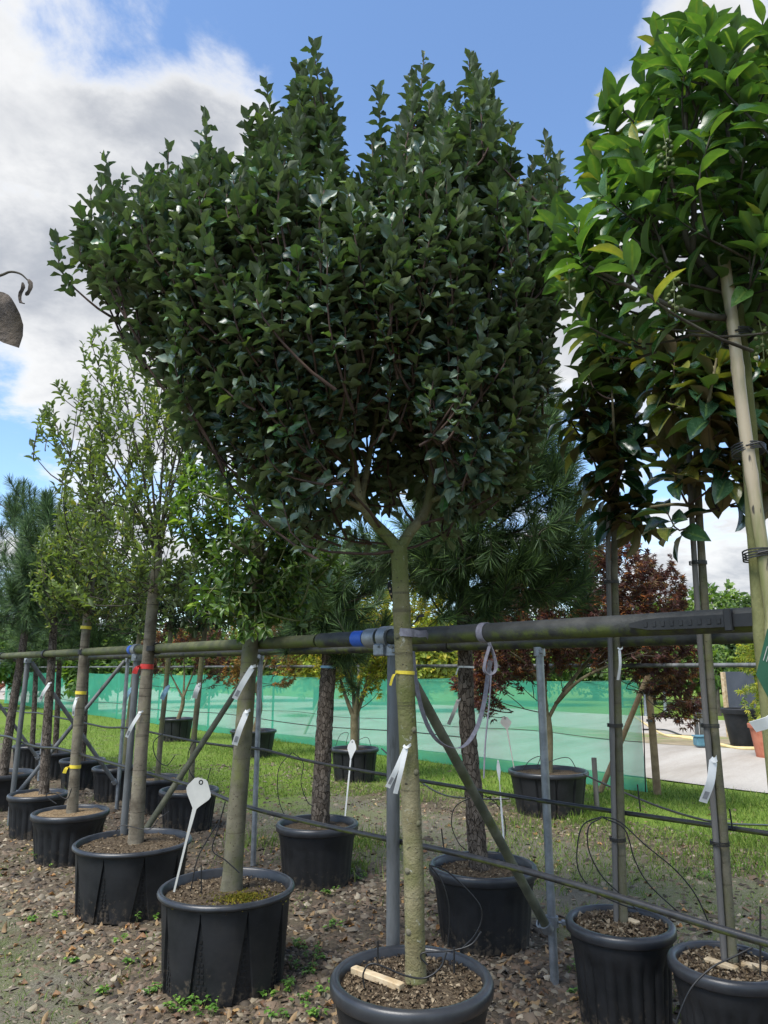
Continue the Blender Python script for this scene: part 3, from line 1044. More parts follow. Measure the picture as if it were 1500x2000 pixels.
def litter():
    n = 4600
    r = 1.7 + 7.5 * RNG.random(n) ** 1.2
    a = RNG.uniform(-0.6, 0.6, n)
    x, y = r * np.sin(a), r * np.cos(a)
    tt = x * ND[0] + y * ND[1]
    k = (RNG.random(n) < np.where(tt < 1.5, 0.45, np.where(tt < 4, 1.0, 0.3)))
    x, y = x[k], y[k]
    n = len(x)
    P = np.stack([x, y, ground_z(x, y) + 0.010], 1)
    yaw = RNG.random(n) * 6.28
    A = np.stack([np.cos(yaw), np.sin(yaw), RNG.normal(0, 0.12, n)], 1)
    N = nrmz(np.stack([RNG.normal(0, 0.35, n), RNG.normal(0, 0.35, n), np.where(RNG.random(n) < 0.6, 1, -1) * np.ones(n)], 1))
    L = RNG.uniform(0.022, 0.062, n) * np.where(RNG.random(n) < .12, 1.35, 1.0)
    Wd = L * RNG.uniform(0.35, 0.6, n)
    rnd = RNG.random(n)
    Fm = frames(A, N)
    px, py, dd = screen(P)
    ok = (px > 0) & (px < 1500) & (py < 2000)
    big = np.argsort(-np.where(ok, L / dd, 0))[:240]
    rest = np.ones(n, bool)
    rest[big] = False
    me = leaf_mesh_batch('leaf_litter', TPL['dry'], LEAFM['dry'], P[rest], Fm[rest], L[rest], Wd[rest], rnd[rest], 0, RNG)
    register(put('leaf_litter', me), 'small dry fallen leaves lying among the stone chips', 'leaf litter', kind='stuff')
    sm = single_leaf_meshes('dry', 'dry', LEAFM['dry'])
    from mathutils import Matrix
    for i in big:
        o = bpy.data.objects.new('fallen_leaf', sm[RNG.integers(len(sm))][int(rnd[i] * 5)])
        COL.objects.link(o)
        o.parent = ground
        m4 = np.eye(4)
        m4[:3, :3] = Fm[i] * np.array([Wd[i], L[i], L[i]])
        m4[:3, 3] = P[i]
        o.matrix_local = Matrix(m4.tolist())


litter()


def blades(name, label, x, y, hmin, hmax, wid, lean, rb=(0, 1)):
    n = len(x)
    P = np.stack([x, y, ground_z(x, y) - 0.004], 1)
    A = nrmz(np.stack([RNG.normal(0, lean, n), RNG.normal(0, lean, n), np.ones(n)], 1))
    N = nrmz(RNG.normal(0, 1, (n, 3)) * np.array([1, 1, 0.3]))
    N = nrmz(N - A * np.sum(N * A, -1, keepdims=True))
    L = RNG.uniform(hmin, hmax, n) * (0.6 + 0.7 * RNG.random(n))
    Fm = frames(A, N)
    tpl = [(np.array([(-.5, 0, 0), (.5, 0, 0), (.35, .55, -.08 - k * .05), (-.35, .55, -.08 - k * .05), (0, 1, -.35 - k * .2)]), np.array([(0, 1, 2), (0, 2, 3), (3, 2, 4)]), np.ones(5)) for k in range(3)]
    me = leaf_mesh_batch(name, tpl, M['grass'], P, Fm, L, np.full(n, wid) * RNG.uniform(0.7, 1.4, n), RNG.uniform(rb[0], rb[1], n), 0, RNG)
    register(put(name, me), label, 'grass', kind='stuff')


def grass():
    # lawn strip below the netting and the corner beside the road
    n = 46000
    s = RNG.uniform(-2, 36, n) ** 1.0
    s = np.where(RNG.random(n) < 0.6, RNG.uniform(0, 14, n), RNG.uniform(0, 38, n))
    t = RNG.uniform(6.9, 10.1, n)
    p = s[:, None] * UD + t[:, None] * ND
    k = vnoise(p[:, 0] * 0.9, p[:, 1] * 0.9, p[:, 0] * 0 + 4) * 0.7 + (t - 6.9) / 5 > 0.42
    p = p[k]
    blades('grass', 'bright green lawn grass growing below the green netting', p[:, 0], p[:, 1], 0.03, 0.075, 0.007, 0.35, (0.2, 1))
    # right hand corner behind the magnolias
    n = 24000
    s, t = RNG.uniform(-1.0, 5.6, n), RNG.uniform(4.6, 9.9, n)
    p = s[:, None] * UD + t[:, None] * ND
    k = vnoise(p[:, 0] * 1.1, p[:, 1] * 1.1, p[:, 0] * 0 + 8) * 0.8 + (t - 4.6) / 8 > 0.52
    p = p[k]
    blades('grass', 'patchy green turf beside the pale yard road', p[:, 0], p[:, 1], 0.03, 0.08, 0.006, 0.4, (0.1, 0.95))
    # gravel paths with thin grass
    n = 60000
    r = 1.7 + 9 * RNG.random(n)
    a = RNG.uniform(-0.6, 0.6, n)
    x, y = r * np.sin(a), r * np.cos(a)
    t = x * ND[0] + y * ND[1]
    w = vnoise(x * 2.3, y * 2.3, x * 0 + 14) * 0.6 + vnoise(x * 7, y * 7, x * 0 + 2) * 0.4
    lim = np.where(t < 1.6, 0.55, np.where(t < 3.9, 0.63, np.where(t < 6.2, 0.43, 0.50)))
    k = (w > lim) & (t < 8)
    blades('grass', 'thin tufts of grass coming up through the gravel path', x[k], y[k], 0.014, 0.05, 0.004, 0.6, (0.0, 0.9))
    # lawn further along between the frame and the maples
    n = 30000
    s, t = 7.5 + 15 * RNG.random(n) ** 1.5, RNG.uniform(4.3, 7.6, n)
    p = s[:, None] * UD + t[:, None] * ND
    k = vnoise(p[:, 0] * 0.9, p[:, 1] * 0.9, p[:, 0] * 0 + 24) * 0.8 + np.clip((s - 7.5) / 5, 0, .5) > 0.45
    p = p[k]
    blades('grass', 'yellow-green lawn between the frame and the low red maple', p[:, 0], p[:, 1], 0.025, 0.06, 0.008, 0.4, (0.25, 1))
    # taller tufts
    xs, ys = [], []
    for px, py, sp, m in ((690, 1650, .22, 700), (660, 1700, .16, 320), (580, 1400, .3, 900), (1150, 1600, .22, 420), (1420, 1570, .25, 600), (1460, 1690, .3, 600), (540, 1450, .3, 600), (30, 1560, .2, 200), (820, 1560, .2, 260), (500, 1650, .15, 200), (1380, 1640, .3, 500), (1450, 1650, .2, 400)):
        c = G(px, py)
        xs.append(c[0] + RNG.normal(0, sp, m))
        ys.append(c[1] + RNG.normal(0, sp, m))
    blades('grass', 'taller loose grass tufts between the potted trees', np.concatenate(xs), np.concatenate(ys), 0.06, 0.15, 0.006, 0.35, (0.1, 0.95))


grass()


def weed(px, py, n, h, seed, size=0.028):
    r = np.random.default_rng(seed)
    c = G(px, py)
    o = thing('weed', 'small leafy green weed sprouting from the gravel', 'weed', c, 'weeds in the gravel')
    mb = MB()
    P, A, N, L = [], [], [], []
    for i in range(n):
        a = r.random() * 6.28
        q = c + np.array([math.cos(a), math.sin(a), 0]) * r.random() * h * 0.9
        top = q + np.array([math.cos(a) * 0.5, math.sin(a) * 0.5, 1]) * h * (0.35 + 0.65 * r.random())
        mb.tube([q + [0, 0, -0.01], (q + top) / 2 + [0, 0, .005], top], 0.0014, 4)
        for j in range(5):
            b = r.random() * 6.28
            f = 0.5 + 0.5 * (j + 1) / 5
            P.append(q * (1 - f) + top * f)
            A.append((math.cos(b), math.sin(b), 0.25))
            N.append((0.2 * math.cos(b + 3), 0.2 * math.sin(b + 3), 1))
            L.append(size * (0.6 + 0.6 * r.random()))
    mb.build('stem', M['twig_green'], o, smooth=80, kind='stuff')
    P, A, N, L = (np.array(v, float) for v in (P, A, N, L))
    me = leaf_mesh_batch('foliage', TPL['clump'], LEAFM['weed'], P, frames(A, N), L, L * 0.75, r.random(len(P)), ROOT_LOC[o.name], r)
    put('foliage', me, o)


for i, (px, py, n, h) in enumerate([(352, 1975, 9, .06), (388, 1968, 8, .07), (408, 1985, 7, .05), (262, 1800, 5, .07), (302, 1795, 4, .05), (650, 1812, 8, .06), (620, 1880, 9, .07), (600, 1905, 7, .05), (585, 1960, 6, .05), (100, 1690, 6, .12),
                                    (525, 1948, 6, .04), (575, 1890, 5, .05), (1375, 1720, 7, .06), (1125, 1945, 5, .04), (680, 1690, 10, .09), (660, 1650, 9, .1), (60, 1800, 6, .03), (165, 1760, 5, .05), (115, 1790, 5, .04), (255, 1880, 6, .03), (300, 1940, 7, .04), (590, 1850, 8, .05), (640, 1750, 8, .06), (700, 1720, 9, .07), (560, 1930, 8, .05), (610, 1985, 9, .05), (540, 1990, 6, .04), (140, 1880, 6, .03), (200, 1940, 7, .03), (1130, 1890, 6, .04), (1400, 1680, 8, .06), (1440, 1700, 9, .08), (230, 1840, 5, .04), (630, 1940, 8, .05)]):
    weed(px, py, n, h, 100 + i, 0.024 if h < .1 else 0.034)

# ------------------------------------------------------------------ pots
POTS = {}


def make_pot(key, label, c, D, h, style, soil='soil', soil_in=0.05, group=None, name='plant_pot', seed=0, fillets=True):
    """round nursery pot; c = centre on the ground"""
    rng = np.random.default_rng(seed)
    c = np.array([c[0], c[1], 0.0])
    R = D / 2
    o = thing(name, label, 'pot', c, group)
    r0 = R * (0.80 if style != 'wedge' else 0.86)
    lip = 0.035 if style != 'wedge' else 0.028
    wall = MB()
    rw = R - 0.022                       # wall radius under the rim
    if style == 'wedge':
        K, zs = 9, np.linspace(0, 1, 15)
        rows = []
        for z in zs:
            r = r0 + (rw - r0) * z
            th = []
            rr = []
            wv = 0.17 * max(0.0, (0.86 - z) / 0.86)
            dep = 0.014 if z < 0.86 else 0.0
            for k in range(K):
                a = k * 2 * math.pi / K + 0.35
                e = 0.012
                for d, q in ((-wv - e, 0), (-wv, dep), (-wv * 0.4, dep), (wv * 0.4, dep), (wv, dep), (wv + e, 0)):
                    th.append(a + d)
                    rr.append(r - q)
                g = 2 * math.pi / K - 2 * (wv + e)
                for m in (0.25, 0.5, 0.75):
                    th.append(a + wv + e + g * m)
                    rr.append(r)
            th, rr = np.array(th), np.array(rr)
            rows.append(np.stack([c[0] + rr * np.cos(th), c[1] + rr * np.sin(th), np.full(len(th), h * 0.97 * z)], 1))
        wall.grid(rows, True, True, False)
    else:
        zs = np.linspace(0, 1, 12)
        n = 144
        K = {'ribbed': 22, 'plain': 26, 'square': 12}[style]
        ph = rng.random(K + 1)

        def rfn(r, z, ang):
            u = z / h
            if style == 'ribbed':
                w = np.abs(np.sin(ang * K / 2)) ** 0.7
                w2 = np.where((ang * K / 4 / math.pi % 1) < 0.5, 1.0, 0.72)
                d = 0.020 * np.clip((0.72 - u) * 30, 0, 1) * (1 - w * w2) + 0.004 * (vnoise(ang * 9, np.full(len(ang), z * 60), np.full(len(ang), seed * 1.0)) - .5) * (u < 0.72)
                return r - d
            if style == 'square':
                w = np.abs(np.sin(ang * K / 2))
                return r - 0.02 * np.clip((0.14 - w) * 20, 0, 1) * (u < 0.9)
            return r - 0.0035 * (0.5 + 0.5 * np.cos(ang * K)) * np.clip((0.75 - u) * 20, 0, 1)
        prof = []
        for z in zs:
            r = r0 + (rw - r0) * z
            if z > 0.76 and style in ('ribbed', 'plain'):
                r += 0.006
            prof.append((r, h * 0.97 * z))
        wall.lathe(prof, c, n, rfn)
        wall.lathe([(0.001, 0.0), (r0, 0.0)], c, n)
    wall.build('wall', M['pot'], o, smooth=32)
    rim = MB()
    hr = {'wedge': 0.030, 'ribbed': 0.048, 'plain': 0.055, 'square': 0.05}[style]
    th = lip
    prof = [(rw - 0.004, h - hr), (R - 0.006, h - hr), (R, h - hr + 0.006), (R + 0.001, h - 0.016), (R - 0.004, h - 0.006), (R - 0.012, h), (R - th + 0.006, h - 0.001), (R - th, h - 0.008), (R - th - 0.006, h - 0.05), (R - th - 0.03, h - 0.16)]
    rim.lathe(prof, c, 96)
    rim.build('rim', M['pot_rim'], o, smooth=50)
    # soil
    mb = MB()
    rs = R - th - 0.004
    zt = h - soil_in
    rows = []
    for r in np.linspace(0.002, 1, 14):
        n = 48
        ang = np.arange(n) * 2 * math.pi / n
        x, y = c[0] + rs * r * np.cos(ang), c[1] + rs * r * np.sin(ang)
        z = zt + 0.03 * (1 - r * r) * 0.5 + (vnoise(x * 14, y * 14, x * 0) - 0.5) * 0.018 + (vnoise(x * 45, y * 45, x * 0) - 0.5) * 0.010
        rows.append(np.stack([x, y, z], 1))
    mb.grid(rows)
    so_ = mb.build('soil', M[soil], o, smooth=80)
    if style == 'wedge' and fillets:
        mb = MB()
        for k in range(9):
            a0 = k * 2 * math.pi / 9 + 0.35
            for row in range(11):
                u = 0.06 + row * 0.058
                wv = 0.17 * (0.86 - u) / 0.86
                m = 3 if row < 3 else (2 if row < 7 else 1)
                for q in range(m):
                    a = a0 + (q - (m - 1) / 2) * wv * (0.62 if m > 1 else 0)
                    r = r0 + (rw - r0) * u - 0.0135
                    rd = np.array([math.cos(a), math.sin(a), 0])
                    mb.box(c + rd * r + np.array([0, 0, u * h * 0.97]), rd, (-rd[1], rd[0], 0), (0, 0, 1), 0.003, 0.0065, 0.007)
        mb.build('drain_hole_shade', M['hole_shade'], o, smooth=0, kind='stuff')  # solid boxes on the wall; the drain holes' inner shade is their colour
    elif style == 'ribbed' and fillets:
        mb = MB()
        for k in range(22):
            a = k * 2 * math.pi / 22
            for row in range(4):
                if rng.random() < 0.35:
                    continue
                u = 0.12 + row * 0.14 + rng.random() * 0.05
                r = r0 + (rw - r0) * u - 0.0185
                rd = np.array([math.cos(a), math.sin(a), 0])
                mb.box(c + rd * r + np.array([0, 0, u * h]), rd, (-rd[1], rd[0], 0), (0, 0, 1), 0.003, 0.005, 0.016)
        mb.build('drain_slot_shade', M['hole_shade'], o, smooth=0, kind='stuff')  # no slots are cut; dark boxes carry their shade as colour
    POTS[key] = (o, c, D, h, zt + 0.012, so_)
    return o


def crumbs(key, n, seed, mat='crumb', size=0.006):
    o, c, D, h, z, so_ = POTS[key]
    r = np.random.default_rng(seed)
    a, q = r.random(n) * 6.28, np.sqrt(r.random(n)) * (D / 2 - 0.05)
    P = np.stack([c[0] + q * np.cos(a), c[1] + q * np.sin(a), np.full(n, z - 0.006) + 0.012 * (1 - (q / (D / 2)) ** 2)], 1)
    A, N = r.normal(0, 1, (n, 3)) * [1, 1, .3], r.normal(0, 1, (n, 3)) + [0, 0, 1.2]
    L = r.gamma(3, size / 2, n) + 0.004
    me = leaf_mesh_batch('soil_crumb', TPL['dry'][:3], M[mat], P, frames(A, N), L, L * 0.6, r.random(n), ROOT_LOC[o.name], r)
    put('soil_crumb', me, so_, 'stuff')


def rim_c(l, r, y, h):
    c = G((l + r) / 2, y, h)
    D = np.linalg.norm(G(l, y, h) - G(r, y, h))
    return c, D


def rpot(key, label, l, r, y, h, style, seed, Dmul=1.0, **kw):
    c, D = rim_c(l, r, y, h)
    return make_pot(key, label, c, D * Dmul, h, style, seed=seed, **kw)


rpot('A1', 'black plastic pot of the big dark-crowned tree, with a wood offcut on its soil', 645, 962, 1903, .47, 'plain', 1, soil_in=.035)
rpot('A2', 'black pot with tapered slotted recesses, mossy soil and a big white marker', 313, 575, 1728, .46, 'wedge', 2, soil_in=.05)
rpot('A3', 'wide black pot with tapered recesses below the trunk with the red ribbon', 150, 372, 1640, .43, 'wedge', 3, soil_in=.04)
rpot('A4', 'black ribbed pot filled with tan mulch below the yellow-tied trunk', 67, 210, 1583, .40, 'ribbed', 4, soil='soil_tan', soil_in=.03)
rpot('A5', 'black ribbed pot behind the tan-mulched pot, beside a grey post', 20, 130, 1548, .40, 'ribbed', 5, soil='soil_tan', soil_in=.03)
rpot('A6', 'smooth black pot of the leaning dark trunk at the end of the row', -62, 62, 1508, .40, 'plain', 6)
rpot('B1', 'black ribbed pot with chunky bark mulch beside the clamped steel post', 1107, 1313, 1797, .44, 'ribbed', 7, soil='soil_tan', soil_in=.03)
rpot('B0', 'black ribbed pot holding two clean pale timber blocks', 1310, 1530, 1875, .44, 'ribbed', 8, soil='soil_tan', soil_in=.03)
rpot('P1', 'large smooth black pot of the plated-bark pine behind the diagonal brace', 838, 1048, 1687, .42, 'plain', 9)
rpot('P2', 'smooth black pot of the rough-barked pine with a spoon-shaped marker', 540, 700, 1605, .43, 'plain', 10)
rpot('B3', 'black ribbed pot behind the diagonal brace, below the white spoon marker', 313, 427, 1540, .38, 'ribbed', 11, soil='soil_tan')
rpot('B4', 'black ribbed pot standing behind the pot of the red-ribboned trunk', 252, 357, 1517, .37, 'ribbed', 12, soil='soil_tan')
rpot('B5', 'dark ribbed pot at the foot of the steel brace beside a grey post', 186, 262, 1497, .39, 'ribbed', 13, Dmul=1.1)
for i, (k, s) in enumerate((('B6', 10.5), ('B7', 11.7), ('B8', 12.9))):
    make_pot(k, ['black ribbed pot beside the far steel posts of the frame', 'black pot of a thin mossy trunk behind the frame', 'last black pot at the far end of the frame'][i], W(s, 3.6), 0.6, 0.38, 'ribbed', seed=14 + i, fillets=False)
rpot('C1', 'black pot of the golden forked maple in front of the netting', 645, 740, 1460, .46, 'square', 20)
rpot('C2', 'wide black tub of the dark red maple in front of the netting', 993, 1147, 1503, .46, 'square', 21)
rpot('C3', 'black pot of the orange-leaved maple beside the netting', 450, 540, 1425, .48, 'square', 22)
rpot('C4', 'black pot of the low red maple far along the netting', 312, 378, 1402, .5, 'square', 23)
crumbs('A1', 1500, 1)
crumbs('A2', 900, 2)
crumbs('A3', 500, 3)
crumbs('B1', 1500, 4, 'crumb', 0.009)
crumbs('B0', 1200, 5, 'crumb', 0.009)
crumbs('P1', 500, 6)


def moss_patch():
    o, c, D, h, z, so_ = POTS['A2']
    cc = PY(470, 1748, c[1] - 0.12)
    r = np.random.default_rng(3)
    n = 1500
    a, q = r.random(n) * 6.28, np.abs(r.normal(0, 0.075, n))
    P = np.stack([cc[0] + q * np.cos(a) * 1.3, c[1] - 0.10 + q * np.sin(a), np.full(n, z + 0.004)], 1)
    A, N = r.normal(0, .7, (n, 3)) + [0, 0, 1.0], r.normal(0, 1, (n, 3))
    L = r.uniform(0.006, 0.014, n)
    put('moss', leaf_mesh_batch('moss', TPL['clump'], M['moss'], P, frames(A, N), L, L * .6, r.random(n), ROOT_LOC[o.name], r), so_, 'stuff')


moss_patch()

# say of each weed which pot it grows beside
NEAR = {'A1': 'the middle pot with the timber offcut', 'A2': 'the mossy pot with the big white marker', 'A3': 'the wide pot of the red-ribboned trunk', 'A4': 'the tan-mulched pot of the yellow-tied trunk', 'P1': 'the large pine pot behind the brace', 'P2': 'the rough-barked pine pot', 'B1': 'the bark-mulched pot by the clamped post', 'B0': 'the pot with two timber blocks'}
for o in [o for o in COL.objects if o.name.startswith('weed') and o.parent is None]:
    d, k = min((math.hypot(o.location.x - POTS[k][1][0], o.location.y - POTS[k][1][1]) - POTS[k][2] / 2, k) for k in NEAR)
    o['label'] = 'small leafy weed sprouting beside ' + NEAR[k] if d < 0.55 else 'small leafy weed on open gravel away from the pots'
# ------------------------------------------------------------------ trees


def px_path(pts, Y):
    """(px, py[, depth offset]) -> points in the upright plane through the trunk"""
    return np.array([PY(p[0], p[1], Y + (p[2] if len(p) > 2 else 0.0)) for p in pts])


def tree_root(key, name, label, group=None, cat='tree'):
    o, c, D, h, z, so_ = POTS[key]
    return thing(name, label, cat, (c[0], c[1], z - 0.03), group), c, z


def start_pts(c, z, px_pts, Y):
    P = px_path(px_pts, Y)
    b = P[0].copy()
    b[2] = z - 0.04
    return np.vstack([b, P[1:]])


# --- the big dark tree in the middle
t1, c1, z1 = tree_root('A1', 'standard_tree', 'tall lollipop tree with a dense dark grey-green crown on a smooth olive trunk')
Y1 = c1[1] - 0.01
tr1 = start_pts(c1, z1, [(812, 1888), (808, 1700), (800, 1500), (790, 1300), (784, 1180), (779, 1068)], Y1)
trunk_part(t1, tr1, .0385, .036, M['bark_olive'], seed=1, k=90, knots=((.08, .05), (.3, .06), (.55, .06), (.78, .07)), flare=1.25)
for kx, ky, sd in [(797, 1505, 1), (793, 1700, -1), (788, 1812, -1), (802, 1420, 1), (778, 1240, -1), (806, 1610, 1)]:
    i = int(np.argmin([abs(PY(kx, ky, Y1)[2] - q[2]) for q in spline(tr1, 90)]))
    q = spline(tr1, 90)[i]
    d = nrmz(np.array([.75 * sd, -.8, 0]))
    mb = MB()
    mb.tube([q + d * .030, q + d * .040, q + d * .0435, q + d * .0445], [.016, .012, .007, .002], 10)
    mb.build('knot', M['bark_grey'], t1, smooth=80)
rng = np.random.default_rng(21)
lim1 = []
for path, r0, r1 in [([(779, 1075), (760, 1050, 0), (722, 1010, -.02), (700, 965, -.05), (690, 900, -.05), (665, 780, .1), (640, 600, .15)], .028, .010),
                     ([(779, 1075), (800, 1040, .02), (830, 1000, .06), (845, 930, .1), (850, 850, .2), (870, 700, .2), (880, 520, .2)], .026, .009),
                     ([(712, 995, -.03), (690, 985, -.05), (650, 960, -.08), (560, 900, -.1), (470, 760, -.1), (400, 600, -.1)], .014, .005),
                     ([(705, 975, -.05), (720, 900, .05), (740, 780, .2), (760, 600, .3)], .016, .007),
                     ([(838, 980, .08), (900, 950, 0), (960, 880, -.1), (1000, 760, -.1), (1010, 600, -.1)], .013, .006),
                     ([(693, 930, -.05), (640, 860, .15), (560, 720, .4), (500, 560, .5)], .014, .006),
                     ([(848, 900, .13), (900, 820, .35), (940, 680, .5), (950, 520, .5)], .014, .006),
                     ([(470, 760, -.3), (380, 620, -.2), (300, 530, -.1), (220, 470, 0)], .007, .003)]:
    lim1.append(limb(t1, px_path(path, Y1), r0, r1, M['bark_olive']))
org1 = px_path([(785, 1010)], Y1)[0]
poly1 = [(585, 1030), (500, 950), (415, 840), (340, 760), (285, 640), (255, 560), (185, 515), (165, 480), (215, 440), (255, 400), (225, 345), (280, 415), (335, 345), (375, 385), (405, 275), (440, 330), (490, 365), (520, 230), (560, 300), (585, 190), (615, 135), (655, 240), (695, 385), (725, 300), (745, 250), (768, 350), (795, 230), (828, 165), (855, 245), (882, 280), (905, 170), (935, 180), (970, 250), (1000, 310), (1025, 410), (1065, 335), (1085, 350), (1070, 450), (1095, 560), (1070, 640), (1060, 720), (1070, 780), (1025, 860), (1000, 960), (910, 1010), (850, 965), (800, 900), (700, 880), (660, 940), (640, 1010)]
tips = sample_crown(poly1, Y1, 1150, rng, .95, .85, .55, .62)
tips = tips[(np.linalg.norm((tips - org1) * np.array([1, 1, .8]), axis=1) > .52) | (tips[:, 1] > org1[1] + .22)]      # bare wood round the fork
S1 = shoots_from(tips, org1, (.22, .45), .55, rng, .18)
S1 = S1[(np.linalg.norm((S1[:, 0] - org1) * np.array([1, 1, .8]), axis=1) > .30) | (S1[:, 0, 1] > org1[1] + .15)]
sp_px = [(205, 305, 0), (112, 462, 0), (330, 285, -.1), (402, 222, 0), (500, 250, -.1), (520, 165, .1), (565, 215, .1), (612, 82, 0), (640, 150, .1), (590, 130, -.15), (742, 172, -.1), (828, 110, 0), (805, 150, .1), (850, 180, -.1), (916, 106, .1), (930, 150, -.05), (890, 195, .1), (960, 200, .2), (1000, 250, 0), (1065, 270, 0), (1040, 310, .1), (1085, 340, .1), (680, 380, -.62), (790, 390, -.6), (640, 480, -.66), (770, 500, -.62), (880, 300, -.3), (530, 400, -.55), (420, 330, -.2), (300, 330, 0), (240, 350, .1), (170, 450, 0)]
sp = px_path(sp_px, Y1)
skirt = px_path([(700, 960, .55), (740, 940, .6), (780, 950, .65), (820, 960, .6), (860, 980, .55), (720, 1000, .6), (680, 1000, .5), (800, 920, .5), (760, 980, .7), (830, 1000, .7), (670, 950, .4), (880, 930, .45), (900, 1010, -.1), (950, 985, .1), (985, 940, -.1), (870, 975, .3), (1010, 890, .1), (930, 1000, .4), (890, 960, -.3), (960, 930, -.35), (1000, 960, .3), (850, 1000, .5), (910, 930, .5), (980, 880, -.4),
                 (600, 1020, .1), (610, 1030, .3), (590, 980, -.2), (640, 1020, .5), (620, 980, -.1), (560, 1010, .35), (660, 1000, .6), (520, 960, .2)], Y1)
S1 = np.concatenate([S1, shoots_from(skirt, org1 + [0, 0, .5], (.2, .3), .95, rng, .15)])
sp2 = []
for bx_, by_ in [(400, 225), (520, 170), (612, 85), (745, 175), (828, 112), (916, 108), (1075, 280), (335, 290), (205, 310), (965, 210)]:
    for q in range(4):
        sp2.append((bx_ + rng.normal(0, 45), by_ + 40 + abs(rng.normal(0, 80)), rng.normal(0, .18)))
sp = np.concatenate([sp, px_path(sp2, Y1)])
S1b = shoots_from(sp, org1, (.3, .55), .42, rng, .10, .08)
# the long arching spray that leaves the crown on one side
S1c = np.array([spline(px_path([(560, 500, -.3), (450, 470, -.25), (330, 470, -.15), (230, 480, -.05), (140, 475, 0)], Y1), 5), spline(px_path([(330, 600, -.2), (290, 540, -.15), (250, 505, -.1), (215, 500, -.05), (150, 505, 0)], Y1), 5), spline(px_path([(420, 640, -.2), (370, 570, -.2), (320, 500, -.2), (290, 420, -.1), (270, 370, -.1)], Y1), 5)])
SA = np.concatenate([S1, S1b, S1c])
branch_net(t1, SA, lim1, org1, M['bark_olive'], M['twig'], rng)
low = rng.random(len(S1)) < np.clip((3.35 - S1[:, 4, 2]) / .9, .08, .95)
lv = join(leaves_on(S1[low], 20, (.12, 1), (80, 32), (.058, .092), (.40, .54), rng, .45, .5, .42, 0, .85, cen=org1 + [0, 0, .9], outn=.6),
          leaves_on(S1[~low], 21, (.12, 1), (76, 30), (.058, .092), (.40, .54), rng, .22, .6, .40, 0, 1.1, cen=org1 + [0, 0, .9], outn=.15),
          leaves_on(S1b, 22, (.15, 1), (74, 26), (.058, .09), (.42, .55), rng, .25, .5, .2, 0, 1.3, cen=org1 + [0, 0, .9], outn=.3),
          leaves_on(S1c, 22, (.1, 1), (70, 25), (.058, .085), (.42, .55), rng, .25, .5, .2, 0, 1.3))
add_leaves(t1, 'crown', 'elaeagnus', 'elaeagnus', lv, rng, 300)

# --- big-leaved laurel on the right, tied to a bamboo cane
cA0 = W(.80, 2.03)
ta0 = thing('laurel_tree', 'laurel tree with large glossy bright green leaves and hanging green berries', 'tree', (cA0[0], cA0[1], .4))
Y0 = cA0[1]
make_pot('A0', 'black plastic pot of the large-leaved laurel tree', cA0, .62, .45, 'plain', seed=30)
trA = np.vstack([[cA0[0], cA0[1], .40], px_path([(1500, 1350), (1487, 1190), (1470, 950), (1455, 760), (1442, 640), (1440, 600)], Y0)])
trunk_part(ta0, trA, .024, .021, M['bark_moss'], seed=3, k=70, knots=((.45, .12), (.6, .1), (.72, .1)), lump=.09)
rng = np.random.default_rng(22)
limA = []
for path, r0, r1 in [([(1441, 640), (1440, 590, 0), (1400, 545, 0), (1350, 490, -.02), (1330, 420, -.05), (1300, 320, -.05)], .017, .006),
                     ([(1441, 640), (1448, 560, .03), (1450, 470, .05), (1440, 380, .05), (1420, 250, .05)], .017, .006),
                     ([(1440, 620), (1400, 620, -.06), (1330, 605, -.1), (1230, 560, -.1), (1150, 520, -.1)], .012, .004),
                     ([(1448, 570, .03), (1490, 510, 0), (1560, 430, -.05), (1600, 300, -.05)], .013, .005),
                     ([(1352, 495, -.02), (1355, 400, -.08), (1340, 250, -.1), (1345, 140, -.08)], .010, .004),
                     ([(1440, 600), (1470, 560, .15), (1480, 450, .25), (1470, 300, .25)], .012, .004)]:
    limA.append(limb(ta0, px_path(path, Y0), r0, r1, M['bark_dark'], 8, 14))
orgA = px_path([(1445, 600)], Y0)[0]
polyA = [(1085, 430), (1125, 360), (1165, 310), (1165, 250), (1190, 185), (1250, 150), (1285, 80), (1330, 75), (1370, 50), (1400, 110), (1440, 95), (1500, 100), (1620, 130), (1700, 300), (1680, 540), (1560, 650), (1500, 600), (1420, 600), (1330, 590), (1250, 620), (1150, 600), (1120, 570), (1135, 520), (1080, 480)]
tips = sample_crown(polyA, Y0, 150, rng, .8, .42, .6, .5)
SL = shoots_from(tips, orgA, (.12, .26), .6, rng, .25)
SLs = shoots_from(px_path([(1380, 40, -.05), (1330, 60, 0), (1290, 70, .1), (1190, 190, 0), (1165, 320, 0), (1085, 430, 0), (1440, 90, 0), (1500, 90, 0), (1110, 560, -.05), (1490, 380, -.2), (1210, 480, -.25), (1250, 320, -.2)], Y0), orgA, (.18, .28), .45, rng, .08)
branch_net(ta0, np.concatenate([SL, SLs]), limA, orgA, M['bark_dark'], M['bark_dark'], rng, .0018, .004)
lv = join(leaves_on(SL, 10, (.2, 1), (72, 32), (.085, .125), (.38, .48), rng, .4, .5, .25, 0, 1.0, cen=orgA + [0, 0, .3], outn=.5), leaves_on(SLs, 12, (.25, 1), (66, 20), (.085, .12), (.38, .48), rng, .1, .45, .15, .22, 1.0))
add_leaves(ta0, 'crown', 'laurel', 'laurel', lv, rng, 300)
M['berry'] = mat_simple('green_berry', (0.06, 0.085, 0.025), (0.11, 0.13, 0.04), 60, 0.6)


def ball(mb, c, r, n=8, k=6, sz=1.0):
    ang = np.linspace(-math.pi / 2 + .05, math.pi / 2 - .05, k)
    mb.lathe([(r * math.cos(a), r * sz * math.sin(a)) for a in ang], c, n)


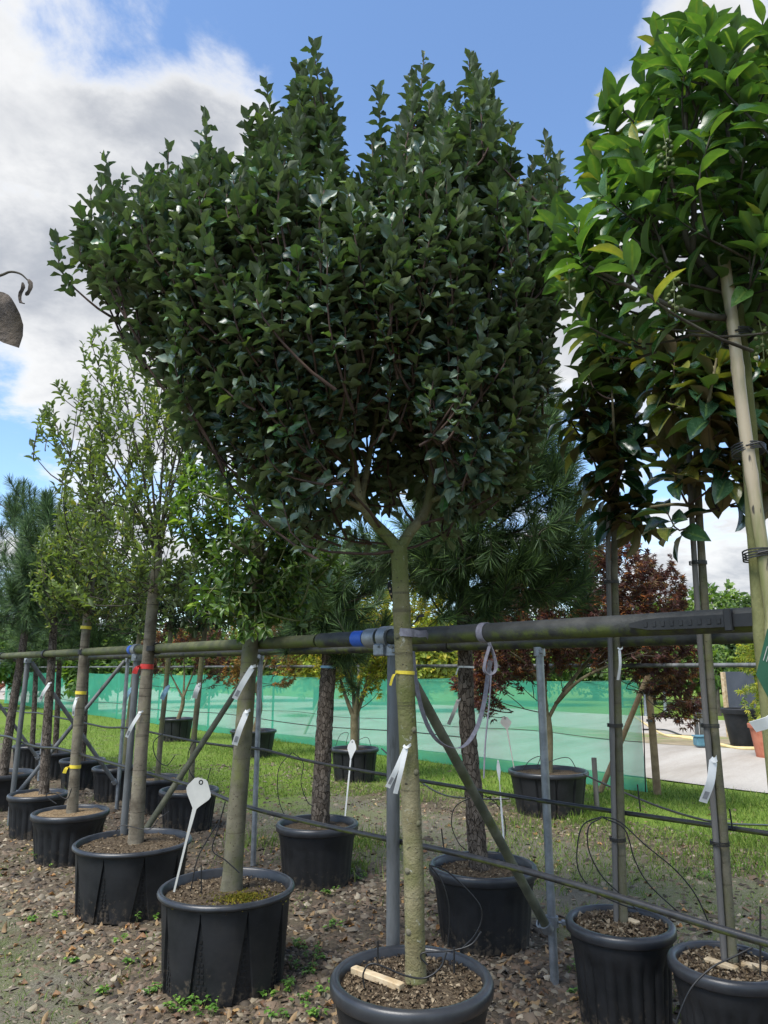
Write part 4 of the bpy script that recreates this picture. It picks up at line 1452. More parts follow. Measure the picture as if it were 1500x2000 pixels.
for px, py, dy, n in [(1300, 305, -.25, 22), (1315, 575, -.22, 16), (1110, 555, -.1, 14), (1488, 670, -.1, 12), (1180, 370, -.1, 5)]:
    c = PY(px, py, Y0 + dy)
    mb = MB()
    mb.tube([c + [0, 0, .07], c + [.004, 0, .03], c + [0, 0, -.05]], .0015, 5)
    for i in range(n):
        a = i * 2.4
        ball(mb, c + np.array([math.cos(a) * .017, math.sin(a) * .017, .045 - .1 * i / n]), .006)
    mb.build('berry_cluster', M['berry'], ta0, smooth=80, kind='stuff')

# --- two magnolias behind, each tied to a grey cane
for key, label, path, poly, n, seed, lims in [
    ('B1', 'magnolia with drooping dark leaves over the bark-mulched pot beside the clamped post', [(1215, 1782), (1212, 1600), (1205, 1300), (1200, 1050), (1210, 850), (1205, 700)],
     [(1090, 740), (1115, 700), (1140, 650), (1190, 630), (1245, 650), (1285, 710), (1265, 800), (1262, 880), (1245, 960), (1228, 1030), (1200, 1030), (1160, 1000), (1150, 920), (1150, 860), (1100, 810)], 40, 31,
     [[(1203, 1000), (1180, 960, -.1), (1160, 900, -.15)], [(1205, 1060), (1240, 1040, 0), (1262, 1000, 0)], [(1207, 880), (1150, 840, 0), (1110, 780, 0)], [(1208, 860), (1240, 800, .1), (1262, 740, .1)], [(1206, 900), (1200, 850, -.25), (1195, 760, -.3)]]),
    ('B0', 'magnolia with drooping dark leaves over the pot with two timber blocks', [(1428, 1865), (1410, 1600), (1385, 1300), (1365, 1000), (1360, 850), (1360, 700)],
     [(1270, 640), (1400, 620), (1560, 640), (1620, 800), (1590, 930), (1490, 960), (1430, 940), (1400, 970), (1340, 960), (1310, 1010), (1250, 1010), (1250, 980), (1295, 900), (1260, 840), (1260, 720)], 66, 32,
     [[(1362, 990), (1320, 985, -.1), (1270, 990, -.15)], [(1362, 930), (1420, 900, 0), (1480, 860, 0), (1540, 800, 0)], [(1361, 880), (1310, 830, 0), (1285, 740, 0)], [(1361, 860), (1380, 800, -.3), (1400, 700, -.35)], [(1361, 850), (1370, 780, .3), (1380, 700, .3)]])]:
    t, c, z = tree_root(key, 'magnolia_tree', label, 'magnolias behind the frame')
    Yk = c[1] + .02
    P = start_pts(c, z, path, Yk)
    trunk_part(t, P, .022, .013, M['bark_grey'], seed=seed, k=70, lump=.07)
    rng = np.random.default_rng(seed)
    lims_ = [limb(t, px_path(l, Yk), .010, .005, M['bark_maple'], 8, 10) for l in lims] + [P[-3:]]
    org = px_path([(path[3][0], 1000)], Yk)[0]
    tips = sample_crown(poly, Yk, n, rng, .9, .45, .5, .72)
    S = shoots_from(tips, org, (.10, .20), .5, rng, .3)
    branch_net(t, S, lims_, org, M['bark_grey'], M['twig'], rng, .003, .006)
    lv = leaves_on(S, 9, (.3, 1), (95, 35), (.14, .20), (.42, .50), rng, 1.0, .6, .25, 0, 1.0, cen=org, outn=.7)
    # young upright yellowish leaves on the highest shoots
    hi = S[np.argsort(-S[:, 4, 2])[:max(6, n // 5)]]
    lv2 = leaves_on(hi, 5, (.75, 1), (35, 15), (.09, .13), (.34, .42), rng, -.1, .3, .15, .93, 8.0)
    add_leaves(t, 'crown', 'magnolia', 'magnolia', join(lv, lv2), rng, 280)
    M.setdefault('cone', mat_simple('magnolia_cone', (0.22, 0.22, 0.11), (0.34, 0.32, 0.18), 80, 0.8, .5, 200))
    for i in np.argsort(S[:, 4, 1])[2:2 + n // 7]:
        mb = MB()
        cc = S[i, 4] + [0, 0, .03]
        mb.tube([S[i, 4] - [0, 0, .01], cc], .005, 6)
        ball(mb, cc + [0, 0, .02], .013, 10, 8, 1.7)
        mb.build('seed_cone', M['cone'], t, smooth=80)
    # grey cane beside the trunk
    cn = thing('bamboo_cane', ('weathered grey cane tied along the magnolia trunk beside the clamped post' if key == 'B1' else 'weathered grey cane tied along the magnolia trunk of the timber-block pot'), 'cane', P[0] + [-.035, -.02, 0], 'canes tied to trunks')
    cp = spline(P, 60) + np.array([-.036, -.012, 0])
    if key == 'B0':
        cp = cp + np.linspace(0, 1, 60)[:, None] ** .5 * np.array([-.004, 0, 0])
    k = 60
    rr = np.full(k, .0125)
    rr[::9] *= 1.14
    MB().tube(cp[:48], rr[:48], 10).build('shaft', M['cane_grey'], cn, smooth=60)
    for q in (10, 19, 31, 40):
        mb = MB()
        for dz in (-.006, 0, .006):
            mb.ring((cp[q] + cp[q] + np.array([.036, .012, 0])) / 2 + [0, 0, dz], .036, .004, .003)
        mb.build('tie', M['rubber'], cn, smooth=40, kind='stuff')

# --- fresh green evergreen left of the middle
t2, c2, z2 = tree_root('A2', 'evergreen_tree', 'standard tree with fresh green leaves, white tags and a thick grey-green trunk')
Y2 = c2[1] + .04
tr2 = start_pts(c2, z2, [(452, 1735), (462, 1600), (474, 1450), (486, 1300), (499, 1150), (505, 1050)], Y2)
trunk_part(t2, tr2, .056, .040, M['bark_grey'], seed=5, k=90, flare=1.4, knots=((.12, .03), (.3, .03), (.45, .04), (.62, .03), (.8, .05)))
rng = np.random.default_rng(23)
poly2 = [(360, 900), (420, 890), (500, 850), (580, 930), (650, 1030), (690, 1090), (640, 1170), (560, 1195), (530, 1240), (480, 1240), (430, 1200), (370, 1190), (350, 1150), (375, 1080), (340, 1000)]
lim2 = [limb(t2, px_path(l, Y2), .018, .006, M['bark_grey'], 8, 12) for l in ([(502, 1110), (540, 1060, -.1), (590, 1030, -.2)], [(503, 1090), (450, 1040, .0), (410, 980, .1)], [(504, 1070), (500, 980, .1), (490, 900, .1)], [(503, 1100), (480, 1080, -.3), (450, 1060, -.4)], [(503, 1120), (560, 1130, .2), (620, 1120, .2)])]
org2 = px_path([(500, 1130)], Y2)[0]
tips = sample_crown(poly2, Y2, 230, rng, .9, .6, .6, .6)
S2 = shoots_from(tips, org2, (.16, .30), .62, rng, .25)
S2b = shoots_from(px_path([(495, 1240, -.3), (520, 1235, -.3), (480, 1215, -.35), (440, 1190, -.3), (380, 1185, -.2), (560, 1200, -.1), (470, 1245, -.25)], Y2), px_path([(500, 1000)], Y2)[0], (.2, .3), .9, rng, .1)
branch_net(t2, np.concatenate([S2, S2b]), lim2, org2, M['bark_grey'], M['twig_green'], rng)
lv = join(leaves_on(S2, 15, (.15, 1), (74, 30), (.050, .078), (.38, .48), rng, .4, .5, .25, 0, 1.1, cen=org2, outn=.5), leaves_on(S2b, 15, (.2, 1), (70, 30), (.050, .075), (.36, .46), rng, .2, .5, .25, .15, 1.0))
add_leaves(t2, 'crown', 'bay', 'bay', lv, rng, 280)

# --- airy holm oaks
for key, name, label, path, poly, n, per, seed, nobj, bands, dep in [
    ('A3', 'holm_oak', 'holm oak with an airy open crown and a red ribbon on its trunk', [(265, 1640), (272, 1520), (284, 1350), (298, 1180), (307, 1090), (300, 1020)],
     [(250, 1130), (160, 1150), (110, 1180), (85, 1160), (150, 1080), (95, 1000), (120, 920), (90, 860), (105, 790), (135, 740), (170, 760), (170, 670), (205, 640), (235, 640), (255, 680), (295, 700), (345, 650), (400, 700), (450, 800), (440, 900), (430, 1010), (405, 1060), (420, 1140), (370, 1180)], 330, 16, 41, 280, True, .75),
    ('A4', 'holm_oak', 'slim tree with banded trunk and three yellow ties in tan mulch', [(142, 1578), (148, 1480), (158, 1350), (168, 1230), (176, 1150), (180, 1080)],
     [(90, 1180), (60, 1120), (90, 1040), (130, 980), (180, 930), (240, 960), (290, 1030), (310, 1110), (290, 1180), (220, 1200), (150, 1190)], 230, 15, 42, 0, True, .6)]:
    t, c, z = tree_root(key, name, label)
    Yk = c[1] + .02
    P = start_pts(c, z, path, Yk)
    trunk_part(t, P, .052 if key == 'A3' else .046, .034, M['bark_band'], seed=seed, k=90, flare=1.3, lump=.05)
    rng = np.random.default_rng(seed)
    base = path[-2]
    lims_ = []
    ks = 1.0 if key == 'A3' else .5
    for dx, dy, off in [(-60, -120, -.1), (-20, -260, .1), (40, -180, -.2), (-110, -220, .1), (90, -240, .1), (20, -300, 0), (-50, -260, -.2), (50, -260, .2)]:
        lims_.append(limb(t, px_path([base, (base[0] + dx * .3 * ks, base[1] + dy * .4 * ks, off * .5), (base[0] + dx * ks, base[1] + dy * ks, off), (base[0] + dx * 1.3 * ks, base[1] + dy * 1.25 * ks, off)], Yk), .013, .004, M['bark_dark'], 7, 12))
    org = px_path([(base[0], base[1] + 20)], Yk)[0]
    tips = sample_crown(poly, Yk, n, rng, .9, dep, .7, .55)
    S = shoots_from(tips, org, (.22, .42), .55, rng, .22)
    branch_net(t, S, lims_, org, M['bark_dark'], M['bark_dark'], rng, .0015, .004)
    lv = leaves_on(S, per, (.2, 1), (62, 25), (.048, .076), (.34, .46), rng, .05, .45, .3, 0, 1.2)
    add_leaves(t, 'crown', 'oak', 'oak', lv, rng, nobj)


# --- pines
def pine(root, c, z, path, poly, Y, n, seed, r0, r1, per=230, nl=(.10, .16), nw=.0042, rough=.22, lims=(), nseg=40, deep=.9, cap=.9, kcount=150, bias=0.0):
    rng = np.random.default_rng(seed)
    P = start_pts(c, z, path, Y)
    trunk_part(root, P, r0, r1, M['bark_pine'], n=nseg, seed=seed, k=kcount, rough=rough, flare=1.2)
    lims_ = [limb(root, px_path(l, Y), .014, .006, M['bark_pine'], 7, 12) for l in lims] + [spline(P, 40)[24:]]
    org = px_path([(path[-2][0], path[-2][1])], Y)[0]
    tips = sample_crown(poly, Y, n, rng, deep, cap, .7, .55)
    S = shoots_from(tips, org, (.18, .34), .55, rng, .22, .15)
    branch_net(root, S, lims_, org, M['bark_pine'], M['bark_dark'], rng, .004, .007)
    lv = leaves_on(S, per, (.0, 1), (66, 18), nl, (nw / nl[1], nw / nl[0]), rng, .02, .3, .3, bias, 1.0)
    lv[4] = np.full(len(lv[3]), nw)
    add_leaves(root, 'crown', 'pine', 'needle', lv, rng, 0)


t, c, z = tree_root('P1', 'pine_tree', 'pine with a broad dark crown and plated bark behind the grey hanging strap')
pine(t, c, z, [(935, 1668), (925, 1550), (912, 1400), (908, 1250), (905, 1150), (910, 1000), (930, 850)],
     [(650, 1060), (700, 1010), (760, 1010), (850, 910), (960, 860), (1035, 790), (1045, 690), (1075, 690), (1090, 790), (1100, 860), (1135, 910), (1145, 1000), (1180, 1120), (1120, 1160), (1060, 1150), (960, 1190), (860, 1170), (800, 1130), (720, 1110), (670, 1100)], c[1] + .05, 230, 51, .052, .03,
     lims=([(906, 1170), (850, 1110, -.1), (780, 1060, -.2)], [(906, 1160), (980, 1120, -.1), (1060, 1080, -.15)], [(908, 1080), (1000, 1000, .1), (1080, 900, .1)], [(910, 1060), (840, 980, .2), (760, 960, .3)], [(908, 1100), (900, 1060, -.4), (890, 1040, -.6)]))
t, c, z = tree_root('P2', 'pine_tree', 'pine with rough plated trunk and drooping crown between grey posts')
pine(t, c, z, [(625, 1592), (632, 1450), (640, 1330), (645, 1240), (648, 1150), (650, 1080)],
     [(530, 1170), (570, 1070), (650, 1030), (730, 1070), (765, 1150), (750, 1240), (705, 1300), (640, 1290), (560, 1250)], c[1] + .03, 120, 52, .062, .04,
     lims=([(647, 1200), (600, 1180, -.1), (560, 1170, -.2)], [(647, 1190), (700, 1170, -.1), (740, 1150, 0)]))
t, c, z = tree_root('A5', 'pine_tree', 'slim pine with banded trunk behind the yellow-tied tree')
pine(t, c, z, [(88, 1532), (92, 1420), (100, 1300), (106, 1200), (112, 1100), (115, 1000)],
     [(20, 1180), (30, 1090), (60, 1000), (100, 945), (150, 970), (190, 1040), (220, 1130), (170, 1200), (80, 1210)], c[1] + .02, 130, 53, .046, .03, per=170, rough=.04, nseg=24, kcount=90, nw=.0055)
t, c, z = tree_root('A6', 'pine_tree', 'leaning dark-trunked pine with a dense needle crown at the row end')
pine(t, c, z, [(8, 1500), (22, 1400), (40, 1290), (52, 1210), (62, 1130), (70, 1050)],
     [(-80, 1180), (-60, 1050), (-20, 960), (30, 920), (80, 960), (110, 1050), (130, 1150), (90, 1220), (0, 1230)], c[1] + .02, 150, 54, .05, .035, per=170, rough=.06, nseg=24, kcount=90, nw=.0055)
for i, key in enumerate(('B6', 'B7', 'B8')):
    t, c, z = tree_root(key, 'pine_tree', ['young pine with long pale shoots behind the airy oak', 'young pine with bushy needles behind the far frame posts', 'young pine at the far end of the frame'][i])
    x, y, d = screen(np.array([[c[0], c[1], z]]))
    x, y = x[0], y[0]
    e = FPX / d[0]
    pine(t, c, z, [(x, y), (x + 4, y - .6 * e), (x + 7, y - 1.2 * e), (x + 10, y - 1.6 * e), (x + 12, y - 1.9 * e), (x + 12, y - 2.2 * e)],
         [(x - .7 * e, y - 1.6 * e), (x - .6 * e, y - 2.3 * e), (x - .15 * e, y - 3.0 * e), (x, y - 3.35 * e), (x + .2 * e, y - 3.0 * e), (x + .65 * e, y - 2.4 * e), (x + .75 * e, y - 1.6 * e), (x, y - 1.4 * e)], c[1], 130, 56 + i, .04, .03, per=150, rough=.05, nseg=20, kcount=60, nw=.007, bias=.12)

# --- dark evergreens behind the frame
for i, (key, path, poly) in enumerate([
    ('B3', [(372, 1540), (378, 1450), (388, 1350), (398, 1250), (405, 1190), (408, 1150)], [(330, 1200), (340, 1120), (400, 1060), (470, 1100), (480, 1190), (430, 1225), (380, 1222)]),
    ('B4', [(308, 1512), (314, 1440), (324, 1340), (332, 1250), (336, 1200), (338, 1160)], [(265, 1205), (280, 1130), (330, 1080), (390, 1120), (395, 1200), (350, 1225)]),
    ('B5', [(243, 1488), (252, 1400), (264, 1300), (272, 1240), (276, 1200), (278, 1160)], [(215, 1200), (220, 1130), (270, 1090), (330, 1130), (330, 1195), (290, 1215)])]):
    t, c, z = tree_root(key, 'evergreen_tree', ['thin-trunked tree with dark leathery crown behind the white spoon marker', 'thin-trunked tree with dark leathery crown between two light blue tags', 'thin-trunked tree with dark leathery crown beside the grey post'][i], 'dark evergreens behind the frame')
    Yk = c[1]
    P = start_pts(c, z, path, Yk)
    trunk_part(t, P, .032, .026, M['bark_grey'], seed=60 + i, k=50, n=12)
    rng = np.random.default_rng(60 + i)
    org = P[-2]
    S = shoots_from(sample_crown(poly, Yk, 70, rng, .9, .6), org, (.15, .3), .6, rng, .25)
    branch_net(t, S, [P[-3:]], org, M['bark_dark'], M['bark_dark'], rng)
    add_leaves(t, 'crown', 'dark', 'bay', leaves_on(S, 14, (.2, 1), (75, 30), (.07, .11), (.38, .48), rng, .3, .6, .25), rng, 0)


# --- maples along the netting
def maple(key, label, kind, stems, poly, n, per, seed, r0, lsize, cap, bark='bark_maple'):
    t, c, z = tree_root(key, 'maple_tree', label)
    rng = np.random.default_rng(seed)
    Yk = c[1]
    lims_ = []
    for k, st in enumerate(stems):
        P = px_path(st, Yk)
        if k == 0:
            P[0] = [c[0] + (P[0][0] - c[0]) * .3, c[1], z - .04]
            trunk_part(t, P, r0, r0 * .85, M[bark], seed=seed, k=24, n=12, flare=1.2)
            lims_.append(P[1:])
        else:
            lims_.append(limb(t, P, r0 * .55, r0 * .15, M[bark], 8, 14))
    org = lims_[0][-1]
    S = shoots_from(sample_crown(poly, Yk, n, rng, .9, cap, .7, .6), org, (.25, .5), .8, rng, .2, .2)
    branch_net(t, S, lims_, org, M[bark], M['bark_dark'], rng, .002, .005, 4)
    lv = leaves_on(S, per, (.15, 1), (70, 40), lsize, (.85, 1.05), rng, .35, .8, .3)
    add_leaves(t, 'crown', kind, 'maple', lv, rng, 0)


maple('C2', 'dark red Japanese maple with spreading bare stems in a wide tub', 'maple_red',
      [[(1072, 1500), (1073, 1440), (1070, 1400)], [(1070, 1410), (1065, 1340, -.1), (1075, 1260, -.2), (1090, 1180, -.2)], [(1070, 1405), (1095, 1360, 0), (1130, 1310, .1), (1140, 1230, .1)], [(1085, 1375), (1130, 1330, -.2), (1190, 1300, -.3), (1280, 1270, -.4)], [(1068, 1380), (1040, 1300, .2), (1000, 1240, .3)], [(1100, 1350), (1180, 1250, .3), (1230, 1170, .4)], [(1066, 1350), (1020, 1290, -.3), (950, 1250, -.4)]],
      [(870, 1340), (890, 1260), (905, 1170), (960, 1100), (1060, 1070), (1150, 1040), (1250, 1050), (1320, 1090), (1340, 1160), (1330, 1230), (1370, 1300), (1385, 1350), (1330, 1390), (1280, 1310), (1180, 1270), (1100, 1265), (1010, 1290), (970, 1345), (975, 1400), (935, 1370), (900, 1350)], 560, 18, 71, .045, (.06, .09), 1.1)
maple('C1', 'golden green maple forking into a V of upright stems', 'maple_gold',
      [[(690, 1455), (692, 1420), (692, 1395)], [(690, 1400), (675, 1360, 0), (660, 1310, 0), (640, 1240, 0)], [(693, 1400), (690, 1350, .1), (685, 1300, .1), (690, 1220, .1)], [(695, 1400), (715, 1340, 0), (730, 1290, 0), (760, 1220, 0)], [(694, 1400), (700, 1340, -.1), (712, 1280, -.1), (715, 1200, -.1)]],
      [(600, 1310), (600, 1210), (660, 1130), (760, 1100), (860, 1100), (900, 1170), (830, 1240), (770, 1300), (730, 1330), (650, 1310)], 300, 16, 72, .062, (.06, .095), 1.0)
maple('C3', 'orange-leaved maple with a crooked pale trunk', 'maple_orange',
      [[(498, 1420), (508, 1380), (500, 1340)], [(500, 1345), (480, 1290, 0), (470, 1240, 0)], [(500, 1340), (520, 1290, .1), (540, 1230, .1)]],
      [(430, 1320), (450, 1210), (520, 1160), (590, 1190), (600, 1280), (560, 1350), (530, 1290), (470, 1330)], 120, 14, 73, .05, (.06, .09), .9)
maple('C4', 'low reddish maple with a slender forked stem far along the netting', 'maple_red',
      [[(352, 1402), (356, 1380), (358, 1362)], [(358, 1365), (340, 1330, 0), (320, 1290, 0)], [(358, 1362), (375, 1320, 0), (390, 1280, 0)], [(358, 1362), (360, 1310, .2), (355, 1260, .2)]],
      [(250, 1330), (270, 1250), (330, 1205), (420, 1195), (450, 1260), (460, 1330), (430, 1320), (380, 1280), (320, 1285)], 120, 14, 74, .05, (.07, .1), 1.0)
# ------------------------------------------------------------------ steel frame
TF, TB, ZP = 2.24, 3.36, 1.742


def pipe_run(name, label, t, z, r, s0, s1, mat, sag=0.0, group=None):
    P = np.array([W(s, t, z + sag * math.sin((s - s0) * 1.1)) for s in np.linspace(s0, s1, 40)])
    o = MB().tube(P, r, 20).build(name, mat, smooth=60)
    register(o, label, 'pipe', group)
    return o


pipe_run('rail_pipe', 'thick dark mossy rail pipe tied to the big tree and its strap', TF, ZP, .0375, -1.2, 3.1, M['pipe'])
pipe_run('rail_pipe', 'algae-green rail pipe running past the thick fresh-leaved trunk', TF, ZP, .034, 3.12, 16, M['pipe_moss'])
pipe_run('rail_pipe', 'dark mossy rail pipe of the rear side of the frame', TB, ZP, .034, -1.4, 16.5, M['pipe'])
pipe_run('rail_pipe', 'thin grey rail pipe behind the maples along the netting', 7.75, 1.63, .024, 2.5, 30, M['galv_dark'])


def post(name, label, p0, p1, r, mat, group=None, clamp=True, sq=False):
    o = thing(name, label, 'post', (p0[0], p0[1], 0), group)
    mb = MB()
    P = np.linspace(p0, p1, 12)
    if sq:
        mb.tube(P, r, 16, True, lambda i, a: 1 + .05 * np.cos(2 * a) + .03 * (vnoise(np.cos(a) * 2, np.sin(a) * 2, np.full(len(a), i * .7)) - .5))
    else:
        mb.tube(P, r, 16)
    mb.build('shaft', mat, o, smooth=60)
    if clamp:
        mb = MB()
        mb.ring(p1 - np.array([0, 0, .02]), r, .05, .010)
        mb.build('collar', M['galv'], o, smooth=40)
        mb = MB()
        mb.box(p1 + np.array([.0, -r - .016, -.02]), (1, 0, 0), (0, 1, 0), (0, 0, 1), .010, .014, .012, .003)
        mb.build('bolt', M['galv'], o, smooth=30)
    return o


FR = [2.53, 5.54, 8.55, 11.56, 14.6]
fl = ['weathered grey post below the blue-banded pipe joint', 'grey front post beside the red-ribboned trunk', 'grey front post standing between the two slim banded trunks', 'grey front post at the far frame', 'last grey front post of the frame']
bl = ['bright galvanised post with a brace clamp near its foot', 'galvanised rear post between the pines and the fresh green tree', 'thin galvanised rear post beyond the yellow-tied trunk', 'far galvanised rear post behind the leaning trunk', 'last galvanised rear post of the frame']
for i, s in enumerate(FR):
    post('frame_post', fl[i], W(s, TF, 0), W(s, TF + .01, ZP - .04), .031 if i == 0 else .026, M['galv_dark'] if i != 1 else M['galv_dark'], 'frame posts', sq=(i == 0))
    post('frame_post', bl[i], W(s, TB, 0), W(s, TB, ZP - .03), .0225, M['galv'], 'frame posts')


def brace(label, a, b, r, mat):
    o = thing('brace', label, 'brace', (b[0], b[1], min(a[2], b[2])), 'frame braces')
    MB().tube(np.linspace(a, b, 14), r, 14).build('shaft', mat, o, smooth=60)
    mb = MB()
    mb.ring(b + (a - b) / np.linalg.norm(a - b) * .03, r, .045, .008, 18, a - b)
    mb.build('end_clamp', M['galv'], o, smooth=40)


brace('long mossy diagonal brace crossing in front of the large pine pot', W(2.53, TF + .05, ZP - .09), W(2.53, TB - .03, .26), .024, M['brace'])
brace('mossy diagonal brace leaning behind the white spoon marker', W(5.54, TB - .03, ZP - .06), W(5.54, TF + .04, .22), .024, M['brace'])
brace('dark diagonal brace crossing behind the yellow-tied trunk', W(8.55, TF + .05, ZP - .08), W(8.55, TB - .03, .3), .022, M['galv_dark'])
brace('grey diagonal brace crossing behind the slim banded trunks', W(8.58, TB - .03, ZP - .06), W(8.58, TF + .04, .28), .022, M['galv_dark'])
brace('far diagonal brace behind the leaning trunk', W(11.56, TF + .05, ZP - .08), W(11.56, TB - .03, .3), .022, M['galv_dark'])
# clamp low on the rear post
c = W(2.53, TB, .30)
cl = thing('pipe_clamp', 'galvanised swivel clamp holding the long brace to the rear post', 'clamp', c)
MB().ring(c, .0225, .05, .012).build('band', M['galv'], cl, smooth=40)
MB().ring(c + [-.045, -.01, -.01], .024, .045, .010, 20, (1, .4, -.9)).build('band', M['galv'], cl, smooth=40)
MB().tube([c + [.03, -.02, 0], c + [.075, -.025, 0]], .007, 8).build('bolt', M['galv'], cl)
MB().box(c + [.055, -.022, 0], (1, 0, 0), (0, 1, 0), (0, 0, 1), .010, .012, .012, .003).build('nut', M['galv'], cl, smooth=30)
# joint on the front rail
c = W(2.60, TF, ZP)
ax = np.array([UD[0], UD[1], 0])
jn = thing('pipe_joint', 'cast grey pipe coupling with clamp bolts on the front rail', 'coupling', c)
MB().ring(c + ax * .06, .037, .085, .009, 28, ax).build('sleeve', M['galv'], jn, smooth=40)
MB().ring(c - ax * .04, .039, .06, .014, 28, ax).build('clamp_band', M['galv'], jn, smooth=40)
mb = MB()
mb.box(c + np.array([0, -.03, -.058]), ax, (ND[0], ND[1], 0), (0, 0, 1), .035, .03, .028, .006)
mb.build('lower_lug', M['galv'], jn, smooth=30)
for d in (-.05, .03):
    mb = MB()
    mb.tube([c + ax * d + [0, -.055, -.04], c + ax * d + [.01, -.085, -.045]], .009, 6)
    mb.build('bolt', M['galv'], jn, smooth=30)
register(MB().ring(W(2.76, TF, ZP), .0375, .085, .0018, 28, ax).build('tape_band', M['blue'], smooth=40), 'bright blue tape band wrapped on the front rail beside the coupling', 'tape')
register(MB().ring(W(5.63, TF, ZP), .0345, .05, .0018, 28, ax).build('tape_band', M['blue'], smooth=40), 'small blue tape band on the algae-green rail near the red ribbon', 'tape')
j2 = thing('pipe_joint', 'small grey pipe joint where the green rail meets the red-ribbon post', 'coupling', W(5.54, TF, ZP))
MB().ring(W(5.54, TF, ZP), .034, .07, .009, 24, ax).build('sleeve', M['galv'], j2, smooth=40)
MB().ring(W(5.54, TF, ZP - .06), .026, .05, .008, 24).build('collar', M['galv'], j2, smooth=40)


# rubber ties of trunks to the rail
def rubber_tie(label, trunk, r, rail_t, z=ZP):
    o = thing('rubber_tie', label, 'tree tie', (trunk[0], trunk[1], z), 'rubber tree ties')
    MB().ring((trunk[0], trunk[1], z), r, .035, .006).build('trunk_loop', M['rubber'], o, smooth=40)
    s = trunk[:2] @ UD
    MB().ring(W(s, rail_t, z), .0355, .055, .008, 24, ax).build('rail_loop', M['rubber'], o, smooth=40)
    a, b = np.array([trunk[0], trunk[1], z]), W(s, rail_t, z)
    d = nrmz(b - a)
    MB().strip([a + d * r, b - d * .03], (0, 0, 1), .03, .006).build('link', M['rubber'], o, smooth=30)


for lab, px, key, r, tt_ in [('black rubber tie on the red-ribboned trunk', 298, 'A3', .046, TF), ('black rubber tie on the yellow-tied trunk', 165, 'A4', .042, TF), ('black rubber tie on the slim banded trunk', 104, 'A5', .041, TF), ('black rubber tie on the leaning dark trunk', 50, 'A6', .043, TF), ('black rubber tie holding the plated pine to the rear rail', 908, 'P1', .05, TB)]:
    Yk = POTS[key][1][1] + .02
    q = PY(px, 1255, Yk)
    rubber_tie(lab, np.array([q[0], q[1], ZP]), r, tt_)
# big strap of the laurel
so0 = thing('rubber_strap', 'wide black perforated rubber strap lying along the front rail end', 'strap', W(.85, TF - .045, ZP))
pts = [W(s, TF - .043, ZP - .002) for s in np.linspace(1.28, .72, 10)]
MB().strip(pts, (0, 0, 1), [.012, .034] + [.038] * 8, .006).build('band', M['rubber'], so0, smooth=30)
for s in np.linspace(1.22, .98, 9):
    MB().box(W(s, TF - .047, ZP - .002), ax, (ND[0], ND[1], 0), (0, 0, 1), .006, .0015, .009, .001).build('stud', M['rubber'], so0, smooth=30)
MB().box(W(.95, TF - .047, ZP), ax, (ND[0], ND[1], 0), (0, 0, 1), .012, .010, .034, .003).build('buckle', M['rubber'], so0, smooth=30)

# bamboo cane of the laurel
cnp = px_path([(1520, 1350, -.05), (1506, 1190, -.05), (1478, 1000, -.05), (1450, 800, -.05), (1432, 640, -.05), (1413, 500, -.05)], Y0)
cn = thing('bamboo_cane', 'thick pale bamboo cane tied along the mossy laurel trunk', 'cane', (cnp[0][0] + .03, cnp[0][1], .42))
cp = np.vstack([[cnp[0][0] + .03, cnp[0][1], .42], cnp])
cp = spline(cp, 60)
rr = np.full(60, .0165)
rr[[10, 22, 33, 44, 54]] *= 1.1
MB().tube(cp, rr, 12).build('shaft', M['cane'], cn, smooth=60)
for py in (660, 880, 1085):
    q = PY({660: 1441, 880: 1462, 1085: 1485}[py], py, Y0 - .025)
    mb = MB()
    for dz in (-.008, -.003, .003, .009):
        mb.ring(q + [0, 0, dz], .042, .0035, .003, 20, (dz * 8, .1, 1))
    mb.tube([q + [-.03, -.045, 0], q + [.0, -.058, .006], q + [.03, -.05, -.03]], .0028, 6)
    mb.build('tie', M['rubber'], cn, smooth=40, kind='stuff')

# ------------------------------------------------------------------ drip irrigation


def hose(name, label, pts, r, mat, k=60, n=8, cat='hose', group=None):
    o = MB().tube(spline(pts, k), r, n).build(name, mat, smooth=80)
    register(o, label, cat, group)
    return o


def wob(t, z, s0, s1, n, amp, seed):
    return [W(s, t + amp * .5 * (vnoise(s * 1.3, seed, 0) - .5), z + amp * (vnoise(s * 1.1, seed + 9, 0) - .5) * 2) for s in np.linspace(s0, s1, n)]


hose('irrigation_hose', 'thick black irrigation hose strung low along the front posts', wob(TF + .035, .84, -.8, 16, 30, .03, 3), .0125, M['hose'], 150)
hose('irrigation_hose', 'black irrigation hose strung along the rear galvanised posts', wob(TB - .03, .915, -1, 16, 30, .025, 5), .0115, M['hose'], 150)
hose('irrigation_hose', 'thin black irrigation hose sagging along the maples', [G(1500, 1612, .10), PY(1400, 1606, 6.4), PY(1300, 1580, 6.9), PY(1200, 1540, 7.6), PY(1140, 1512, 8.2)], .010, M['hose'])
hose('irrigation_hose', 'thin black hose running between the maple tubs', [PY(995, 1560, 7.9), PY(930, 1560, 8.1), PY(860, 1550, 8.7), PY(800, 1510, 9.6), PY(745, 1462, 10.6)], .010, M['hose'])
hose('irrigation_hose', 'thin hose along the netting side of the maple row', [W(s, 7.72, .62 + .03 * math.sin(s)) for s in np.linspace(7.2, 30, 20)], .008, M['hose'], 80)

